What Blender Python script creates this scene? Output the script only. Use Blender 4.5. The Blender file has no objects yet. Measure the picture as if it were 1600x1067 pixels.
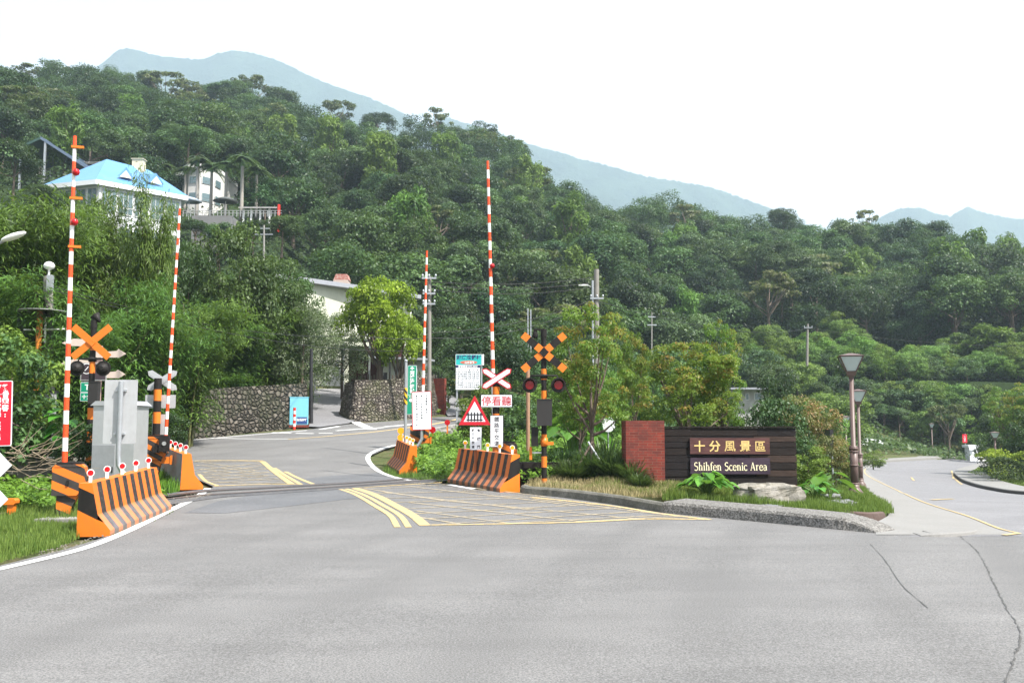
import bpy, math, random
import numpy as np
from mathutils import Vector, Matrix
rnd = random.Random(7)
scene = bpy.context.scene
C = scene.collection
R_ = math.radians
# ---------------- camera, world, sun, exposure ----------------
FPX, HOR, CAMZ = 1500.0, 672.0, 1.7
PITCH = math.atan((HOR-533.5)/FPX)
cam_d = bpy.data.cameras.new('camera'); cam = bpy.data.objects.new('camera', cam_d); C.objects.link(cam)
cam.location = (0, 0, CAMZ); cam.rotation_euler = (math.pi/2+PITCH, 0, 0)
cam_d.sensor_width = 36; cam_d.lens = 36*FPX/1600; cam_d.clip_end = 5000; cam_d.clip_start = 0.05
scene.camera = cam
SUN_EL, SUN_AZ = R_(54), R_(126)        # azimuth clockwise from +Y
SV = Vector((math.sin(SUN_AZ)*math.cos(SUN_EL), math.cos(SUN_AZ)*math.cos(SUN_EL), math.sin(SUN_EL)))
w = bpy.data.worlds.new('World'); scene.world = w; w.use_nodes = True
nt = w.node_tree; nt.nodes.clear()
sk = nt.nodes.new('ShaderNodeTexSky'); sk.sky_type = 'NISHITA'; sk.sun_disc = False
sk.sun_elevation = SUN_EL; sk.sun_rotation = SUN_AZ; sk.air_density = 1.0; sk.dust_density = 4.0; sk.ozone_density = 1.0
mxw = nt.nodes.new('ShaderNodeMix'); mxw.data_type = 'RGBA'; mxw.inputs[0].default_value = 0.55
mxw.inputs[7].default_value = (6.6, 6.8, 7.1, 1)       # thin bright cloud veil
bg = nt.nodes.new('ShaderNodeBackground'); bg.inputs[1].default_value = 0.09
wo = nt.nodes.new('ShaderNodeOutputWorld')
nt.links.new(sk.outputs[0], mxw.inputs[6]); nt.links.new(mxw.outputs[2], bg.inputs[0]); nt.links.new(bg.outputs[0], wo.inputs[0])
sd = bpy.data.lights.new('sun', 'SUN'); sd.energy = 5.0; sd.angle = R_(1.2); sd.color = (1, .96, .9)
so = bpy.data.objects.new('sun', sd); C.objects.link(so)
so.rotation_euler = SV.to_track_quat('Z', 'Y').to_euler(); so.location = (20, -10, 60)
vs = scene.view_settings; vs.view_transform = 'Standard'; vs.look = 'None'; vs.gamma = 1; vs.use_curve_mapping = False
vs.exposure = 1.34
scene.cycles.max_bounces = 6; scene.cycles.diffuse_bounces = 3; scene.cycles.transparent_max_bounces = 8
scene.cycles.volume_bounces = 1
# ---------------- unprojection and terrain height ----------------
cP, sP = math.cos(PITCH), math.sin(PITCH)
def rayd(px, py):
    cx = (np.asarray(px, float)-800)/FPX; cy = (533.5-np.asarray(py, float))/FPX
    dy = cP - cy*sP
    return cx/dy, (sP+cy*cP)/dy          # x and z per metre of y
def P(px, py, Y):
    a, b = rayd(px, py); return Vector((float(a)*Y, Y, CAMZ+float(b)*Y))
def proj(x, y, z):
    z = z-CAMZ; d = y*cP+z*sP; u = -y*sP+z*cP
    return 800+FPX*x/d, 533.5-FPX*u/d
ctl = [(-30,0,0),(0,0,0),(30,0,0),(-15,8,0),(15,8,0),(0,8,0),(-30,12,0),(30,12,0),(0,14,0),(-14,14,-.03),(0,-25,0),(-30,-25,0),(30,-25,0)]
for px, py, Y in [(160,835,15.6),(265,797,19.0),(318,764,23),(550,757,24.5),(702,757,24),(805,769,22),(645,740,28),(450,690,36),
    (290,686,38),(540,660,45),(700,650,50),(512,610,58),(1035,800,18.5),(1370,832,15.9),(1530,836,16),(1332,778,25),(1345,764,38),
    (1345,730,75),(1553,753,60),(1600,772,50),(1455,715,105),(1545,713,112),(1490,742,66),(1420,775,30),(1590,800,24),(1300,690,130),
    (0,800,18),(0,760,22),(760,745,25.5),(740,700,34),(1000,750,24.5),(1140,770,22.5),(200,560,65),(0,560,60),(-300,560,60),(400,560,75),
    (600,590,80),(800,600,90),(1000,620,110),(1200,605,120),(1400,600,125),(1600,600,120),(1900,600,115),(2100,700,60),(1900,790,30),(-400,740,26),(900,660,60)]:
    p = P(px, py, Y); ctl.append(tuple(p))
ctl = np.array(ctl); _n = len(ctl); _c2 = 9.0
_A = np.sqrt(((ctl[:,None,:2]-ctl[None,:,:2])**2).sum(-1)+_c2)
_M = np.zeros((_n+3,_n+3)); _M[:_n,:_n] = _A; _M[:_n,_n] = 1; _M[:_n,_n+1:] = ctl[:,:2]; _M[_n:,:_n] = _M[:_n,_n:].T
_W = np.linalg.solve(_M, np.concatenate([ctl[:,2],[0,0,0]]))
def H(x, y):
    x = np.asarray(x, float); y = np.asarray(y, float); sh = x.shape; x = np.clip(x.ravel(), -90, 150); y = np.clip(y.ravel(), -40, 160)
    r = _W[_n]+_W[_n+1]*x+_W[_n+2]*y
    for i in range(_n): r = r+_W[i]*np.sqrt((x-ctl[i,0])**2+(y-ctl[i,1])**2+_c2)
    return r.reshape(sh)
def h1(x, y): return float(H(np.array([x]), np.array([y]))[0])
def GA(px, py):
    """where the rays through pixels (arrays) meet the ground"""
    a, b = rayd(px, py); lo = np.full(a.shape, 2.0); hi = np.full(a.shape, 160.0); done = np.zeros(a.shape, bool)
    f = lambda Y: CAMZ+b*Y-H(a*Y, Y)
    y0 = np.full(a.shape, .6)
    for y1 in list(np.arange(2,40,1.0))+list(np.arange(40,162,3.0)):
        Y1 = np.full(a.shape, y1); v = f(Y1) < 0
        new = v & ~done; lo[new] = y0[new]; hi[new] = y1; done |= v; y0 = Y1
        if done.all(): break
    for _ in range(14):
        m = (lo+hi)/2; v = f(m) < 0; hi = np.where(v, m, hi); lo = np.where(v, lo, m)
    return a*hi, hi
def G(px, py, dz=0):
    x, y = GA(np.array([px]), np.array([py])); x, y = float(x[0]), float(y[0])
    return Vector((x, y, h1(x, y)+dz))
def at(px, Y, dz=0):
    """ground point in the direction of a pixel column at depth Y"""
    x = (px-800)/FPX*Y*.997; return Vector((x, Y, h1(x, Y)+dz))
# ---------------- object helpers ----------------
def tag(o, label=None, cat=None, group=None, kind=None):
    if label: o['label'] = label
    if cat: o['category'] = cat
    if group: o['group'] = group
    if kind: o['kind'] = kind
    return o
def empty(name, loc, rz=0, label=None, cat=None, group=None, parent=None):
    o = bpy.data.objects.new(name, None); C.objects.link(o); o.location = loc; o.rotation_euler = (0,0,rz); o.empty_display_size = .2
    if parent: o.parent = parent
    return tag(o, label, cat, group)
def link(name, me, parent=None, loc=None, rot=None):
    o = bpy.data.objects.new(name, me); C.objects.link(o)
    if parent: o.parent = parent
    if loc is not None: o.location = loc
    if rot is not None: o.rotation_euler = rot
    return o
def np_mesh(name, V, F, mats, midx=None, smooth=False, tint=None):
    """V (n,3); F (m,k) quads or tris with equal k"""
    V = np.asarray(V, np.float32); F = np.asarray(F, np.int32); k = F.shape[1]; m = len(F)
    me = bpy.data.meshes.new(name); me.vertices.add(len(V)); me.vertices.foreach_set('co', V.ravel())
    me.loops.add(m*k); me.loops.foreach_set('vertex_index', F.ravel())
    me.polygons.add(m); me.polygons.foreach_set('loop_start', np.arange(0, m*k, k, dtype=np.int32)); me.polygons.foreach_set('loop_total', np.full(m, k, np.int32))
    if midx is not None: me.polygons.foreach_set('material_index', np.asarray(midx, np.int32))
    if smooth: me.polygons.foreach_set('use_smooth', np.ones(m, bool))
    if tint is not None:
        a = me.attributes.new('tint', 'FLOAT', 'FACE'); a.data.foreach_set('value', np.asarray(tint, np.float32))
    for mt in (mats if isinstance(mats, (list, tuple)) else [mats]): me.materials.append(mt)
    me.update(calc_edges=True); return me
class MB:
    def __init__(s): s.v = []; s.f = []; s.m = []; s.sm = []
    def add(s, vs, fs, m=0, sm=False, T=None):
        b = len(s.v)
        for v in vs: s.v.append(tuple(T @ Vector(v)) if T is not None else tuple(v))
        for f in fs: s.f.append([b+i for i in f]); s.m.append(m); s.sm.append(sm)
        return s
    def box(s, x0, x1, y0, y1, z0, z1, m=0, T=None, bev=0):
        if bev:
            b = bev; return s.prism([(x0+b,z0),(x1-b,z0),(x1,z0+b),(x1,z1-b),(x1-b,z1),(x0+b,z1),(x0,z1-b),(x0,z0+b)], y0, y1, m, T)
        vs = [(x0,y0,z0),(x1,y0,z0),(x1,y1,z0),(x0,y1,z0),(x0,y0,z1),(x1,y0,z1),(x1,y1,z1),(x0,y1,z1)]
        return s.add(vs, [(0,3,2,1),(4,5,6,7),(0,1,5,4),(1,2,6,5),(2,3,7,6),(3,0,4,7)], m, False, T)
    def prism(s, poly, y0, y1, m=0, T=None, mb=None):
        """poly of (x,z), counter-clockwise seen from -y; extruded y0..y1"""
        n = len(poly); vs = [(x,y0,z) for x,z in poly]+[(x,y1,z) for x,z in poly]
        s.add(vs, [tuple(range(n))], m, False, T)
        s.add(vs, [tuple(range(2*n-1, n-1, -1))]+[(i, i+n, (i+1)%n+n, (i+1)%n) for i in range(n)], m if mb is None else mb, False, T)
        return s
    def tube(s, pts, r, n=8, m=0, cap=True, T=None, sm=True):
        pts = [Vector(p) for p in pts]; rs = r if isinstance(r, (list, tuple)) else [r]*len(pts)
        vs = []; fs = []
        prev = None
        for i, p in enumerate(pts):
            d = (pts[min(i+1,len(pts)-1)]-pts[max(i-1,0)]).normalized()
            if prev is None: prev = d.orthogonal().normalized()
            a = (prev-d*prev.dot(d)).normalized(); prev = a; b = d.cross(a)
            for k in range(n):
                t = 2*math.pi*k/n; vs.append(p+(a*math.cos(t)+b*math.sin(t))*rs[i])
        for i in range(len(pts)-1):
            for k in range(n): k2 = (k+1)%n; fs.append((i*n+k, i*n+k2, (i+1)*n+k2, (i+1)*n+k))
        s.add(vs, fs, m, sm, T)
        if cap: s.add(vs, [tuple(range(n-1,-1,-1)), tuple(range((len(pts)-1)*n, len(pts)*n))], m, False, T)
        return s
    def lathe(s, prof, n=20, m=0, T=None, sm=True):
        """prof list of (r,z)"""
        vs = []; fs = []
        for r, z in prof:
            for k in range(n): t = 2*math.pi*k/n; vs.append((r*math.cos(t), r*math.sin(t), z))
        for i in range(len(prof)-1):
            for k in range(n): k2 = (k+1)%n; fs.append((i*n+k, i*n+k2, (i+1)*n+k2, (i+1)*n+k))
        fs.append(tuple(range(n-1,-1,-1))); fs.append(tuple(range((len(prof)-1)*n, len(prof)*n)))
        return s.add(vs, fs, m, sm, T)
    def disc(s, c, r, th, n=20, m=0, T=None):      # disc facing -y
        cx, cy, cz = c; return s.prism([(cx+r*math.cos(2*math.pi*k/n), cz+r*math.sin(2*math.pi*k/n)) for k in range(n)], cy, cy+th, m, T)
    def mesh(s, name, mats):
        me = bpy.data.meshes.new(name); me.from_pydata(s.v, [], s.f)
        me.polygons.foreach_set('material_index', s.m); me.polygons.foreach_set('use_smooth', s.sm)
        for mt in (mats if isinstance(mats, (list, tuple)) else [mats]): me.materials.append(mt)
        me.update(); return me
    def build(s, name, mats, parent=None, loc=None, rot=None, kind=None):
        o = link(name, s.mesh(name, mats), parent, loc, rot)
        if kind: o['kind'] = kind
        return o
def Tr(x=0, y=0, z=0, rx=0, ry=0, rz=0): return Matrix.Translation((x,y,z)) @ Matrix.Rotation(rz,4,'Z') @ Matrix.Rotation(ry,4,'Y') @ Matrix.Rotation(rx,4,'X')
# ---------------- materials ----------------
def N(t, ty, **kw):
    n = t.nodes.new(ty)
    for k, v in kw.items(): setattr(n, k, v)
    return n
def base_mat(name, rough=.6, spec=.4, metal=0):
    m = bpy.data.materials.new(name); m.use_nodes = True; t = m.node_tree; b = t.nodes['Principled BSDF']
    b.inputs['Roughness'].default_value = rough; b.inputs['Specular IOR Level'].default_value = spec; b.inputs['Metallic'].default_value = metal
    return m, t, b
def mixc(t, fac, a, b, blend='MIX'):
    n = N(t, 'ShaderNodeMix', data_type='RGBA', blend_type=blend)
    for i, v in ((0, fac), (6, a), (7, b)):
        if hasattr(v, 'is_linked') or hasattr(v, 'links'): t.links.new(v, n.inputs[i])
        elif isinstance(v, (int, float)): n.inputs[i].default_value = v
        else: n.inputs[i].default_value = (*v, 1)
    return n.outputs[2]
def noise(t, scale, detail=4, rough=.6, coord='Object', vec=None, stretch=None):
    n = N(t, 'ShaderNodeTexNoise'); n.inputs['Scale'].default_value = scale; n.inputs['Detail'].default_value = detail; n.inputs['Roughness'].default_value = rough
    if vec is None: vec = N(t, 'ShaderNodeTexCoord').outputs[coord]
    if stretch:
        mp = N(t, 'ShaderNodeMapping'); mp.inputs['Scale'].default_value = stretch; t.links.new(vec, mp.inputs[0]); vec = mp.outputs[0]
    t.links.new(vec, n.inputs['Vector']); return n.outputs['Fac']
def ramp(t, fac, stops):
    r = N(t, 'ShaderNodeValToRGB'); e = r.color_ramp.elements
    while len(e) < len(stops): e.new(.5)
    for i, (p, c) in enumerate(stops):
        e[i].position = p; e[i].color = (*c, 1) if hasattr(c, '__len__') else (c, c, c, 1)
    t.links.new(fac, r.inputs[0]); return r.outputs[0]
def bump(t, b, h, strength=.3, dist=.01):
    n = N(t, 'ShaderNodeBump'); n.inputs['Strength'].default_value = strength; n.inputs['Distance'].default_value = dist
    t.links.new(h, n.inputs['Height']); t.links.new(n.outputs[0], b.inputs['Normal'])
def paint(name, col, rough=.5, dirt=.25, scale=6, metal=0, dirtcol=None, spec=.4):
    """painted or coated surface with uneven wear"""
    m, t, b = base_mat(name, rough, spec, metal)
    dc = dirtcol or tuple(c*.55+.02 for c in col)
    f = ramp(t, noise(t, scale, 6, .7), [(.42, 0), (.72, 1)])
    f2 = N(t, 'ShaderNodeMath', operation='MULTIPLY'); t.links.new(f, f2.inputs[0]); f2.inputs[1].default_value = dirt
    t.links.new(mixc(t, f2.outputs[0], col, dc), b.inputs['Base Color'])
    return m
def stripes(name, ca, cb, vec, period, duty=.5, phase=0, rough=.5, dirt=.3):
    m, t, b = base_mat(name, rough)
    d = N(t, 'ShaderNodeVectorMath', operation='DOT_PRODUCT'); t.links.new(N(t, 'ShaderNodeTexCoord').outputs['Object'], d.inputs[0]); d.inputs[1].default_value = vec
    a = N(t, 'ShaderNodeMath', operation='MULTIPLY_ADD'); t.links.new(d.outputs['Value'], a.inputs[0]); a.inputs[1].default_value = 1/period; a.inputs[2].default_value = phase+100
    fr = N(t, 'ShaderNodeMath', operation='FRACT'); t.links.new(a.outputs[0], fr.inputs[0])
    g = N(t, 'ShaderNodeMath', operation='LESS_THAN'); t.links.new(fr.outputs[0], g.inputs[0]); g.inputs[1].default_value = duty
    c = mixc(t, g.outputs[0], cb, ca)
    f = ramp(t, noise(t, 8, 6, .75), [(.5, 0), (.75, dirt)])
    t.links.new(mixc(t, f, c, (.12,.09,.06)), b.inputs['Base Color']); return m
def leafmat(name, dark, light, var=.25, trans=.3, rough=.5, extra=None, hue=None):
    """foliage: face tint picks between two real leaf colours, each object shifts a little"""
    m = bpy.data.materials.new(name); m.use_nodes = True; t = m.node_tree; b = t.nodes['Principled BSDF']; out = t.nodes['Material Output']
    b.inputs['Roughness'].default_value = rough; b.inputs['Specular IOR Level'].default_value = .3
    a = N(t, 'ShaderNodeAttribute', attribute_name='tint')
    st = [(0, dark), (.62, light)] + ([(.9, extra)] if extra else [(1, tuple(min(1, c*1.35) for c in light))])
    c = ramp(t, a.outputs['Fac'], st)
    oi = N(t, 'ShaderNodeObjectInfo')
    hs = N(t, 'ShaderNodeHueSaturation'); t.links.new(c, hs.inputs['Color'])
    def mr(lo, hi, src):
        n = N(t, 'ShaderNodeMapRange'); t.links.new(src, n.inputs[0]); n.inputs[3].default_value = lo; n.inputs[4].default_value = hi; return n.outputs[0]
    t.links.new(mr(.485, .53, oi.outputs['Random']), hs.inputs['Hue'])
    r2 = N(t, 'ShaderNodeMath', operation='FRACT'); m7 = N(t, 'ShaderNodeMath', operation='MULTIPLY'); m7.inputs[1].default_value = 7.13
    t.links.new(oi.outputs['Random'], m7.inputs[0]); t.links.new(m7.outputs[0], r2.inputs[0])
    t.links.new(mr(1-var, 1+var, r2.outputs[0]), hs.inputs['Value'])
    t.links.new(hs.outputs[0], b.inputs['Base Color'])
    tr = N(t, 'ShaderNodeBsdfTranslucent'); br = mixc(t, .35, hs.outputs[0], (.25,.4,.05)); t.links.new(br, tr.inputs[0])
    mx = N(t, 'ShaderNodeMixShader'); mx.inputs[0].default_value = trans
    t.links.new(b.outputs[0], mx.inputs[1]); t.links.new(tr.outputs[0], mx.inputs[2]); t.links.new(mx.outputs[0], out.inputs[0])
    return m
OR, BK, WH, RD = (.66,.165,.012), (.016,.015,.014), (.78,.78,.76), (.62,.02,.02)
m_or = paint('orange_paint', OR, .45, .25); m_bk = paint('black_paint', (.012,.011,.010), .6, .4, 6, dirtcol=(.035,.03,.028), spec=.2); m_wh = paint('white_paint', WH, .45, .2)
m_rd = paint('red_paint', (.72,.03,.015), .4, .15); m_boomred = paint('boom_red', (.72,.07,.012), .4, .15)
m_lensr = paint('red_lens', (.40,.008,.012), .15, .05); m_lensa = paint('amber_lens', (.85,.35,.01), .15, .05)
m_galv = paint('galvanised_steel', (.42,.44,.46), .38, .4, 9, .6, (.3,.31,.32)); m_dark = paint('dark_metal', (.02,.02,.022), .45, .3)
m_grey = paint('grey_painted_steel', (.27,.28,.275), .5, .3, 5); m_signback = paint('sign_back_aluminium', (.5,.51,.52), .45, .35, 4, .3)
m_conc = paint('weathered_concrete', (.27,.26,.24), .9, .6, 3, 0, (.12,.12,.10)); m_brown = paint('brown_lamp_paint', (.115,.075,.065), .45, .3, 8)
m_cable = paint('cable_black', (.02,.02,.02), .6, .1); m_text_bk = paint('ink_black', (.015,.015,.02), .6, 0); m_text_wh = paint('ink_white', (.85,.85,.85), .6, 0)
m_bark, _t, _b = base_mat('bark', .95, .2); _n1 = noise(_t, 9, 8, .7, stretch=(3,3,.6)); _t.links.new(ramp(_t, _n1, [(.3,(.06,.045,.035)),(.7,(.2,.16,.125))]), _b.inputs['Base Color']); bump(_t, _b, _n1, .8, .03)
# asphalt
def asphalt(name, c0, c1):
    m, t, b = base_mat(name, .85, .25)
    geo = N(t, 'ShaderNodeNewGeometry').outputs['Position']
    big = noise(t, .35, 6, .6, vec=geo); st = noise(t, 1.2, 5, .6, vec=geo, stretch=(.25,1,1)); fine = noise(t, 60, 3, .8, vec=geo); mid = noise(t, 14, 4, .7, vec=geo)
    c = mixc(t, ramp(t, big, [(.35,0),(.65,1)]), c0, c1)
    c = mixc(t, ramp(t, st, [(.42,0),(.75,.6)]), c, tuple(x*.8 for x in c0))
    c = mixc(t, ramp(t, mid, [(.3,.10),(.5,0)]), c, tuple(x*.6 for x in c0))
    vl = N(t, 'ShaderNodeVectorMath', operation='DISTANCE'); t.links.new(geo, vl.inputs[0]); vl.inputs[1].default_value = (34, 3, 0)      # worn wheel paths on the bend
    sn = N(t, 'ShaderNodeMath', operation='MULTIPLY'); t.links.new(vl.outputs['Value'], sn.inputs[0]); sn.inputs[1].default_value = 3.5
    s2 = N(t, 'ShaderNodeMath', operation='SINE'); t.links.new(sn.outputs[0], s2.inputs[0]); s3 = N(t, 'ShaderNodeMath', operation='MULTIPLY'); t.links.new(ramp(t, s2.outputs[0], [(.1,0),(1,.5)]), s3.inputs[0]); t.links.new(ramp(t, big, [(.35,.1),(.7,1)]), s3.inputs[1])
    c = mixc(t, s3.outputs[0], c, tuple(x*.72 for x in c0))
    sp = ramp(t, fine, [(.34,.5),(.5,1),(.66,1.6)])
    c = mixc(t, 1.0, c, sp, 'MULTIPLY')
    t.links.new(c, b.inputs['Base Color']); bump(t, b, fine, .5, .008); return m
m_asph = asphalt('asphalt', (.126,.124,.122), (.158,.155,.152)); m_patch = asphalt('asphalt_patch', (.105,.108,.114), (.125,.127,.132)); m_asph2 = asphalt('asphalt_side_road', (.165,.163,.168), (.185,.183,.188))
def worn(name, col, under, thr=.42):
    m, t, b = base_mat(name, .7, .3); geo = N(t, 'ShaderNodeNewGeometry').outputs['Position']
    f = ramp(t, noise(t, 9, 8, .8, vec=geo), [(thr-.06,0),(thr+.05,1)]); t.links.new(mixc(t, f, under, col), b.inputs['Base Color']); return m
m_yel = worn('road_yellow', (.46,.34,.15), (.20,.18,.155), .46); m_yel2 = worn('road_yellow_faded', (.33,.27,.17), (.18,.17,.155), .50); m_whl = worn('road_white', (.60,.60,.58), (.2,.2,.19), .38)
# pebble wash concrete
m_agg, _t, _b = base_mat('pebble_wash', .85, .3); _v = N(_t, 'ShaderNodeTexVoronoi'); _v.inputs['Scale'].default_value = 42; _t.links.new(N(_t,'ShaderNodeNewGeometry').outputs['Position'], _v.inputs['Vector'])
_s = N(_t,'ShaderNodeSeparateColor'); _t.links.new(_v.outputs['Color'], _s.inputs[0]); _t.links.new(ramp(_t, _s.outputs[0], [(0,(.07,.066,.06)),(.5,(.125,.12,.11)),(1,(.24,.23,.215))]), _b.inputs['Base Color']); bump(_t, _b, _v.outputs['Distance'], .6, .01)
m_walk, _t, _b = base_mat('pale_sidewalk', .9, .3); _n1 = noise(_t, 50, 3, .8, vec=N(_t,'ShaderNodeNewGeometry').outputs['Position']); _n2 = noise(_t, .8, 5, .6, vec=N(_t,'ShaderNodeNewGeometry').outputs['Position'])
_c = mixc(_t, _n2, (.175,.17,.16), (.225,.22,.21)); _t.links.new(mixc(_t, 1.0, _c, ramp(_t,_n1,[(.35,.8),(.65,1.15)]), 'MULTIPLY'), _b.inputs['Base Color'])
m_soil, _t, _b = base_mat('verge_soil', 1, .1); _geo = N(_t,'ShaderNodeNewGeometry').outputs['Position']; _n1 = noise(_t, 1.3, 8, .7, vec=_geo); _n2 = noise(_t, 22, 4, .8, vec=_geo)
_c = ramp(_t, _n1, [(.3,(.05,.075,.025)),(.5,(.085,.10,.04)),(.68,(.13,.10,.06))]); _t.links.new(mixc(_t, 1.0, _c, ramp(_t,_n2,[(.3,.5),(.7,1.4)]), 'MULTIPLY'), _b.inputs['Base Color']); bump(_t, _b, _n2, .8, .05)
m_hill, _t, _b = base_mat('hill_soil', 1, .1); _n1 = noise(_t, .25, 8, .7, vec=N(_t,'ShaderNodeNewGeometry').outputs['Position']); _t.links.new(ramp(_t, _n1, [(.3,(.012,.022,.008)),(.7,(.035,.055,.018))]), _b.inputs['Base Color'])
m_mtn, _t, _b = base_mat('mountain_forest', 1, .1); _n1 = noise(_t, .012, 10, .75, vec=N(_t,'ShaderNodeNewGeometry').outputs['Position']); _t.links.new(ramp(_t, _n1, [(.35,(.018,.04,.035)),(.65,(.05,.085,.06))]), _b.inputs['Base Color']); bump(_t, _b, _n1, 1, 25)  # forest green shifted towards blue for distance haze; the haze volume adds the rest
# ---------------- ground and roads ----------------
def grid_obj(name, X, Y, Z, mat, kind='structure', smooth=True):
    a, b = X.shape; V = np.stack([X, Y, Z], -1).reshape(-1, 3); i = np.arange(a*b).reshape(a, b)
    F = np.stack([i[:-1,:-1], i[:-1,1:], i[1:,1:], i[1:,:-1]], -1).reshape(-1, 4)
    o = link(name, np_mesh(name, V, F, mat, smooth=smooth)); o['kind'] = kind; return o
gx = np.concatenate([np.linspace(-1700,-92,12), np.linspace(-90,-25,28), np.linspace(-24.5,30,110), np.linspace(31,150,60), np.linspace(155,1700,14)])
gy = np.concatenate([np.linspace(-300,-42,7), np.linspace(-40,4,16), np.linspace(4.5,60,112), np.linspace(61.5,160,50), np.linspace(200,2300,12)])
GX, GY = np.meshgrid(gx, gy); grid_obj('ground', GX, GY, H(GX, GY)-.07, m_soil)
def pxline(pts): a = np.array(pts, float); a = a[np.argsort(a[:,1])]; return lambda r: np.interp(r, a[:,1], a[:,0])
def sheet(name, left, right, rows, ncol, mat, dz=0., kind='structure'):
    L, Rr = pxline(left), pxline(right); rows = np.asarray(rows, float)
    t = np.linspace(0, 1, ncol); PX = L(rows)[:,None]*(1-t)+Rr(rows)[:,None]*t; PY = np.repeat(rows[:,None], ncol, 1)
    x, y = GA(PX.ravel(), PY.ravel()); z = H(x, y)+dz; s = PX.shape
    return grid_obj(name, x.reshape(s), y.reshape(s), z.reshape(s), mat, kind)
rows = np.concatenate([[3500, 2200,1700,1400,1250], np.linspace(1180,880,34), np.linspace(874,770,50), np.linspace(768.5,700,46), np.linspace(699,651,46)])
road_left = [(-2600,3500),(-1500,1400),(-800,1180),(-420,1067),(-40,893),(100,858),(160,840),(262,800),(318,772),(334,760),(300,745),(285,720),(262,692),(300,686.5),(400,677),(480,671),(545,662.5),(620,657),(700,650)]
road_right = [(4500,3500),(3400,1400),(3000,1180),(2800,1067),(2600,880),(1380,834),(1300,826),(1200,816.5),(1035,801),(950,787),(870,776),(812,771),(745,765),(700,757),(660,750),(625,746),(600,738),(580,722),(578,712),(600,702),(640,691),(700,681),(716,672),(735,663),(760,655),(775,651)]
road_right_near = [(4500,3500),(3400,1400),(3000,1180),(2800,1067),(2600,880),(2500,834)]
sheet('road', road_left, road_right_near, np.concatenate([rows[rows > 834.5], [834]]), 110, m_asph, 0.0)
sheet('road', road_left, road_right, np.concatenate([[834], rows[rows < 833.5]]), 110, m_asph, 0.0)
sheet('side_road', [(1400,838),(1560,829),(1510,808),(1440,785),(1385,760),(1355,742),(1347,730),(1380,722.5),(1440,719),(1530,714.5),(1545,713.5)],
      [(2600,838),(2300,800),(1800,781),(1610,773),(1545,765),(1508,755),(1493,746),(1490,741),(1498,735),(1525,728),(1545,724),(1560,718),(1562,713.5)], np.concatenate([np.linspace(838,760,40), np.linspace(759,713.5,50)]), 50, m_asph2, 0.004)
sheet('sidewalk', [(1368,836),(1372,815),(1388,806),(1390,797),(1372,780),(1352,762),(1346,745),(1338,732),(1338,725)],
      [(1600,836),(1566,829),(1516,808),(1446,785),(1391,760),(1361,742),(1354,732),(1372,725)], np.linspace(835.5,725,60), 14, m_walk, 0.008)
def resamp(pts, step):
    P_ = [Vector(p) for p in pts]; out = [P_[0]]
    for a, b in zip(P_, P_[1:]):
        n = max(1, int((b-a).length/step)); out += [a+(b-a)*(k/n) for k in range(1, n+1)]
    return out
def smoothpx(pts, n=8):
    """Catmull-Rom through pixel points"""
    p = [Vector((a[0], a[1], 0)) for a in pts]; q = [p[0]*2-p[1]]+p+[p[-1]*2-p[-2]]; out = []
    for i in range(1, len(q)-2):
        for k in range(n):
            t = k/n; out.append(.5*((2*q[i])+(-q[i-1]+q[i+1])*t+(2*q[i-1]-5*q[i]+4*q[i+1]-q[i+2])*t*t+(-q[i-1]+3*q[i]-3*q[i+1]+q[i+2])*t*t*t))
    out.append(p[-1]); return [(v.x, v.y) for v in out]
def gpts(pts, smooth=True):
    s = smoothpx(pts) if smooth and len(pts) > 2 else pts
    x, y = GA(np.array([a[0] for a in s], float), np.array([a[1] for a in s], float)); return [Vector((a, b, 0)) for a, b in zip(x, y)]
def ribbon(mb, pts, wd, dz=.008, m=0, smooth=True, step=.35, jit=0):
    w3 = resamp(gpts(pts, smooth), step); n = len(w3); vs = []
    for i, p in enumerate(w3):
        d = (w3[min(i+1,n-1)]-w3[max(i-1,0)]); d.z = 0; d = d.normalized() if d.length > 1e-6 else Vector((1,0,0)); s = Vector((-d.y, d.x, 0))
        ww = wd*(1+(rnd.uniform(-jit, jit) if jit else 0)); off = s*(rnd.uniform(-jit,jit)*wd if jit else 0)
        for k in (-.5, .5): vs.append(p+s*ww*k+off)
    z = H(np.array([v.x for v in vs]), np.array([v.y for v in vs])); vs = [(v.x, v.y, float(zz)+dz) for v, zz in zip(vs, z)]
    mb.add(vs, [(2*i, 2*i+1, 2*i+3, 2*i+2) for i in range(n-1)], m)
def polysheet(name, pts, mat, dz):
    w3 = gpts(pts, False); mb = MB(); ps = resamp(w3+[w3[0]], .5)[:-1]; c = sum(ps, Vector())/len(ps)
    for i in range(len(ps)):      # fan in rings so that it follows the ground
        a, b = ps[i], ps[(i+1)%len(ps)]; prev = None
        for k in range(0, 9):
            t = k/8; q = [a.lerp(c, t), b.lerp(c, t)]; q = [(v.x, v.y, h1(v.x, v.y)+dz) for v in q]
            if prev: mb.add(prev+q[::-1], [(0,1,2,3)])
            prev = q
    return mb.build(name, mat, kind='structure')
polysheet('road_patch', [(288,801),(340,783),(402,772),(530,763.5),(548,763),(600,777),(540,780),(430,793),(350,802)], m_patch, .004)
polysheet('road_patch', [(468,756),(472,748),(520,743),(590,738),(600,741),(625,748),(560,753)], m_patch, .004)
mb = MB()
ribbon(mb, [(-300,950),(-100,911),(0,889),(120,860),(190,834),(262,799),(305,778),(325,763)], .16)
ribbon(mb, [(700,757),(740,764)], .15); ribbon(mb, [(640,750.5),(614,745),(590,735),(577,722),(576,712),(590,703),(620,695),(660,687)], .15)
ribbon(mb, [(268,691),(300,687.5),(400,679),(480,672.5)], .12); ribbon(mb, [(330,684),(380,685.5),(450,686)], .12)
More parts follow.
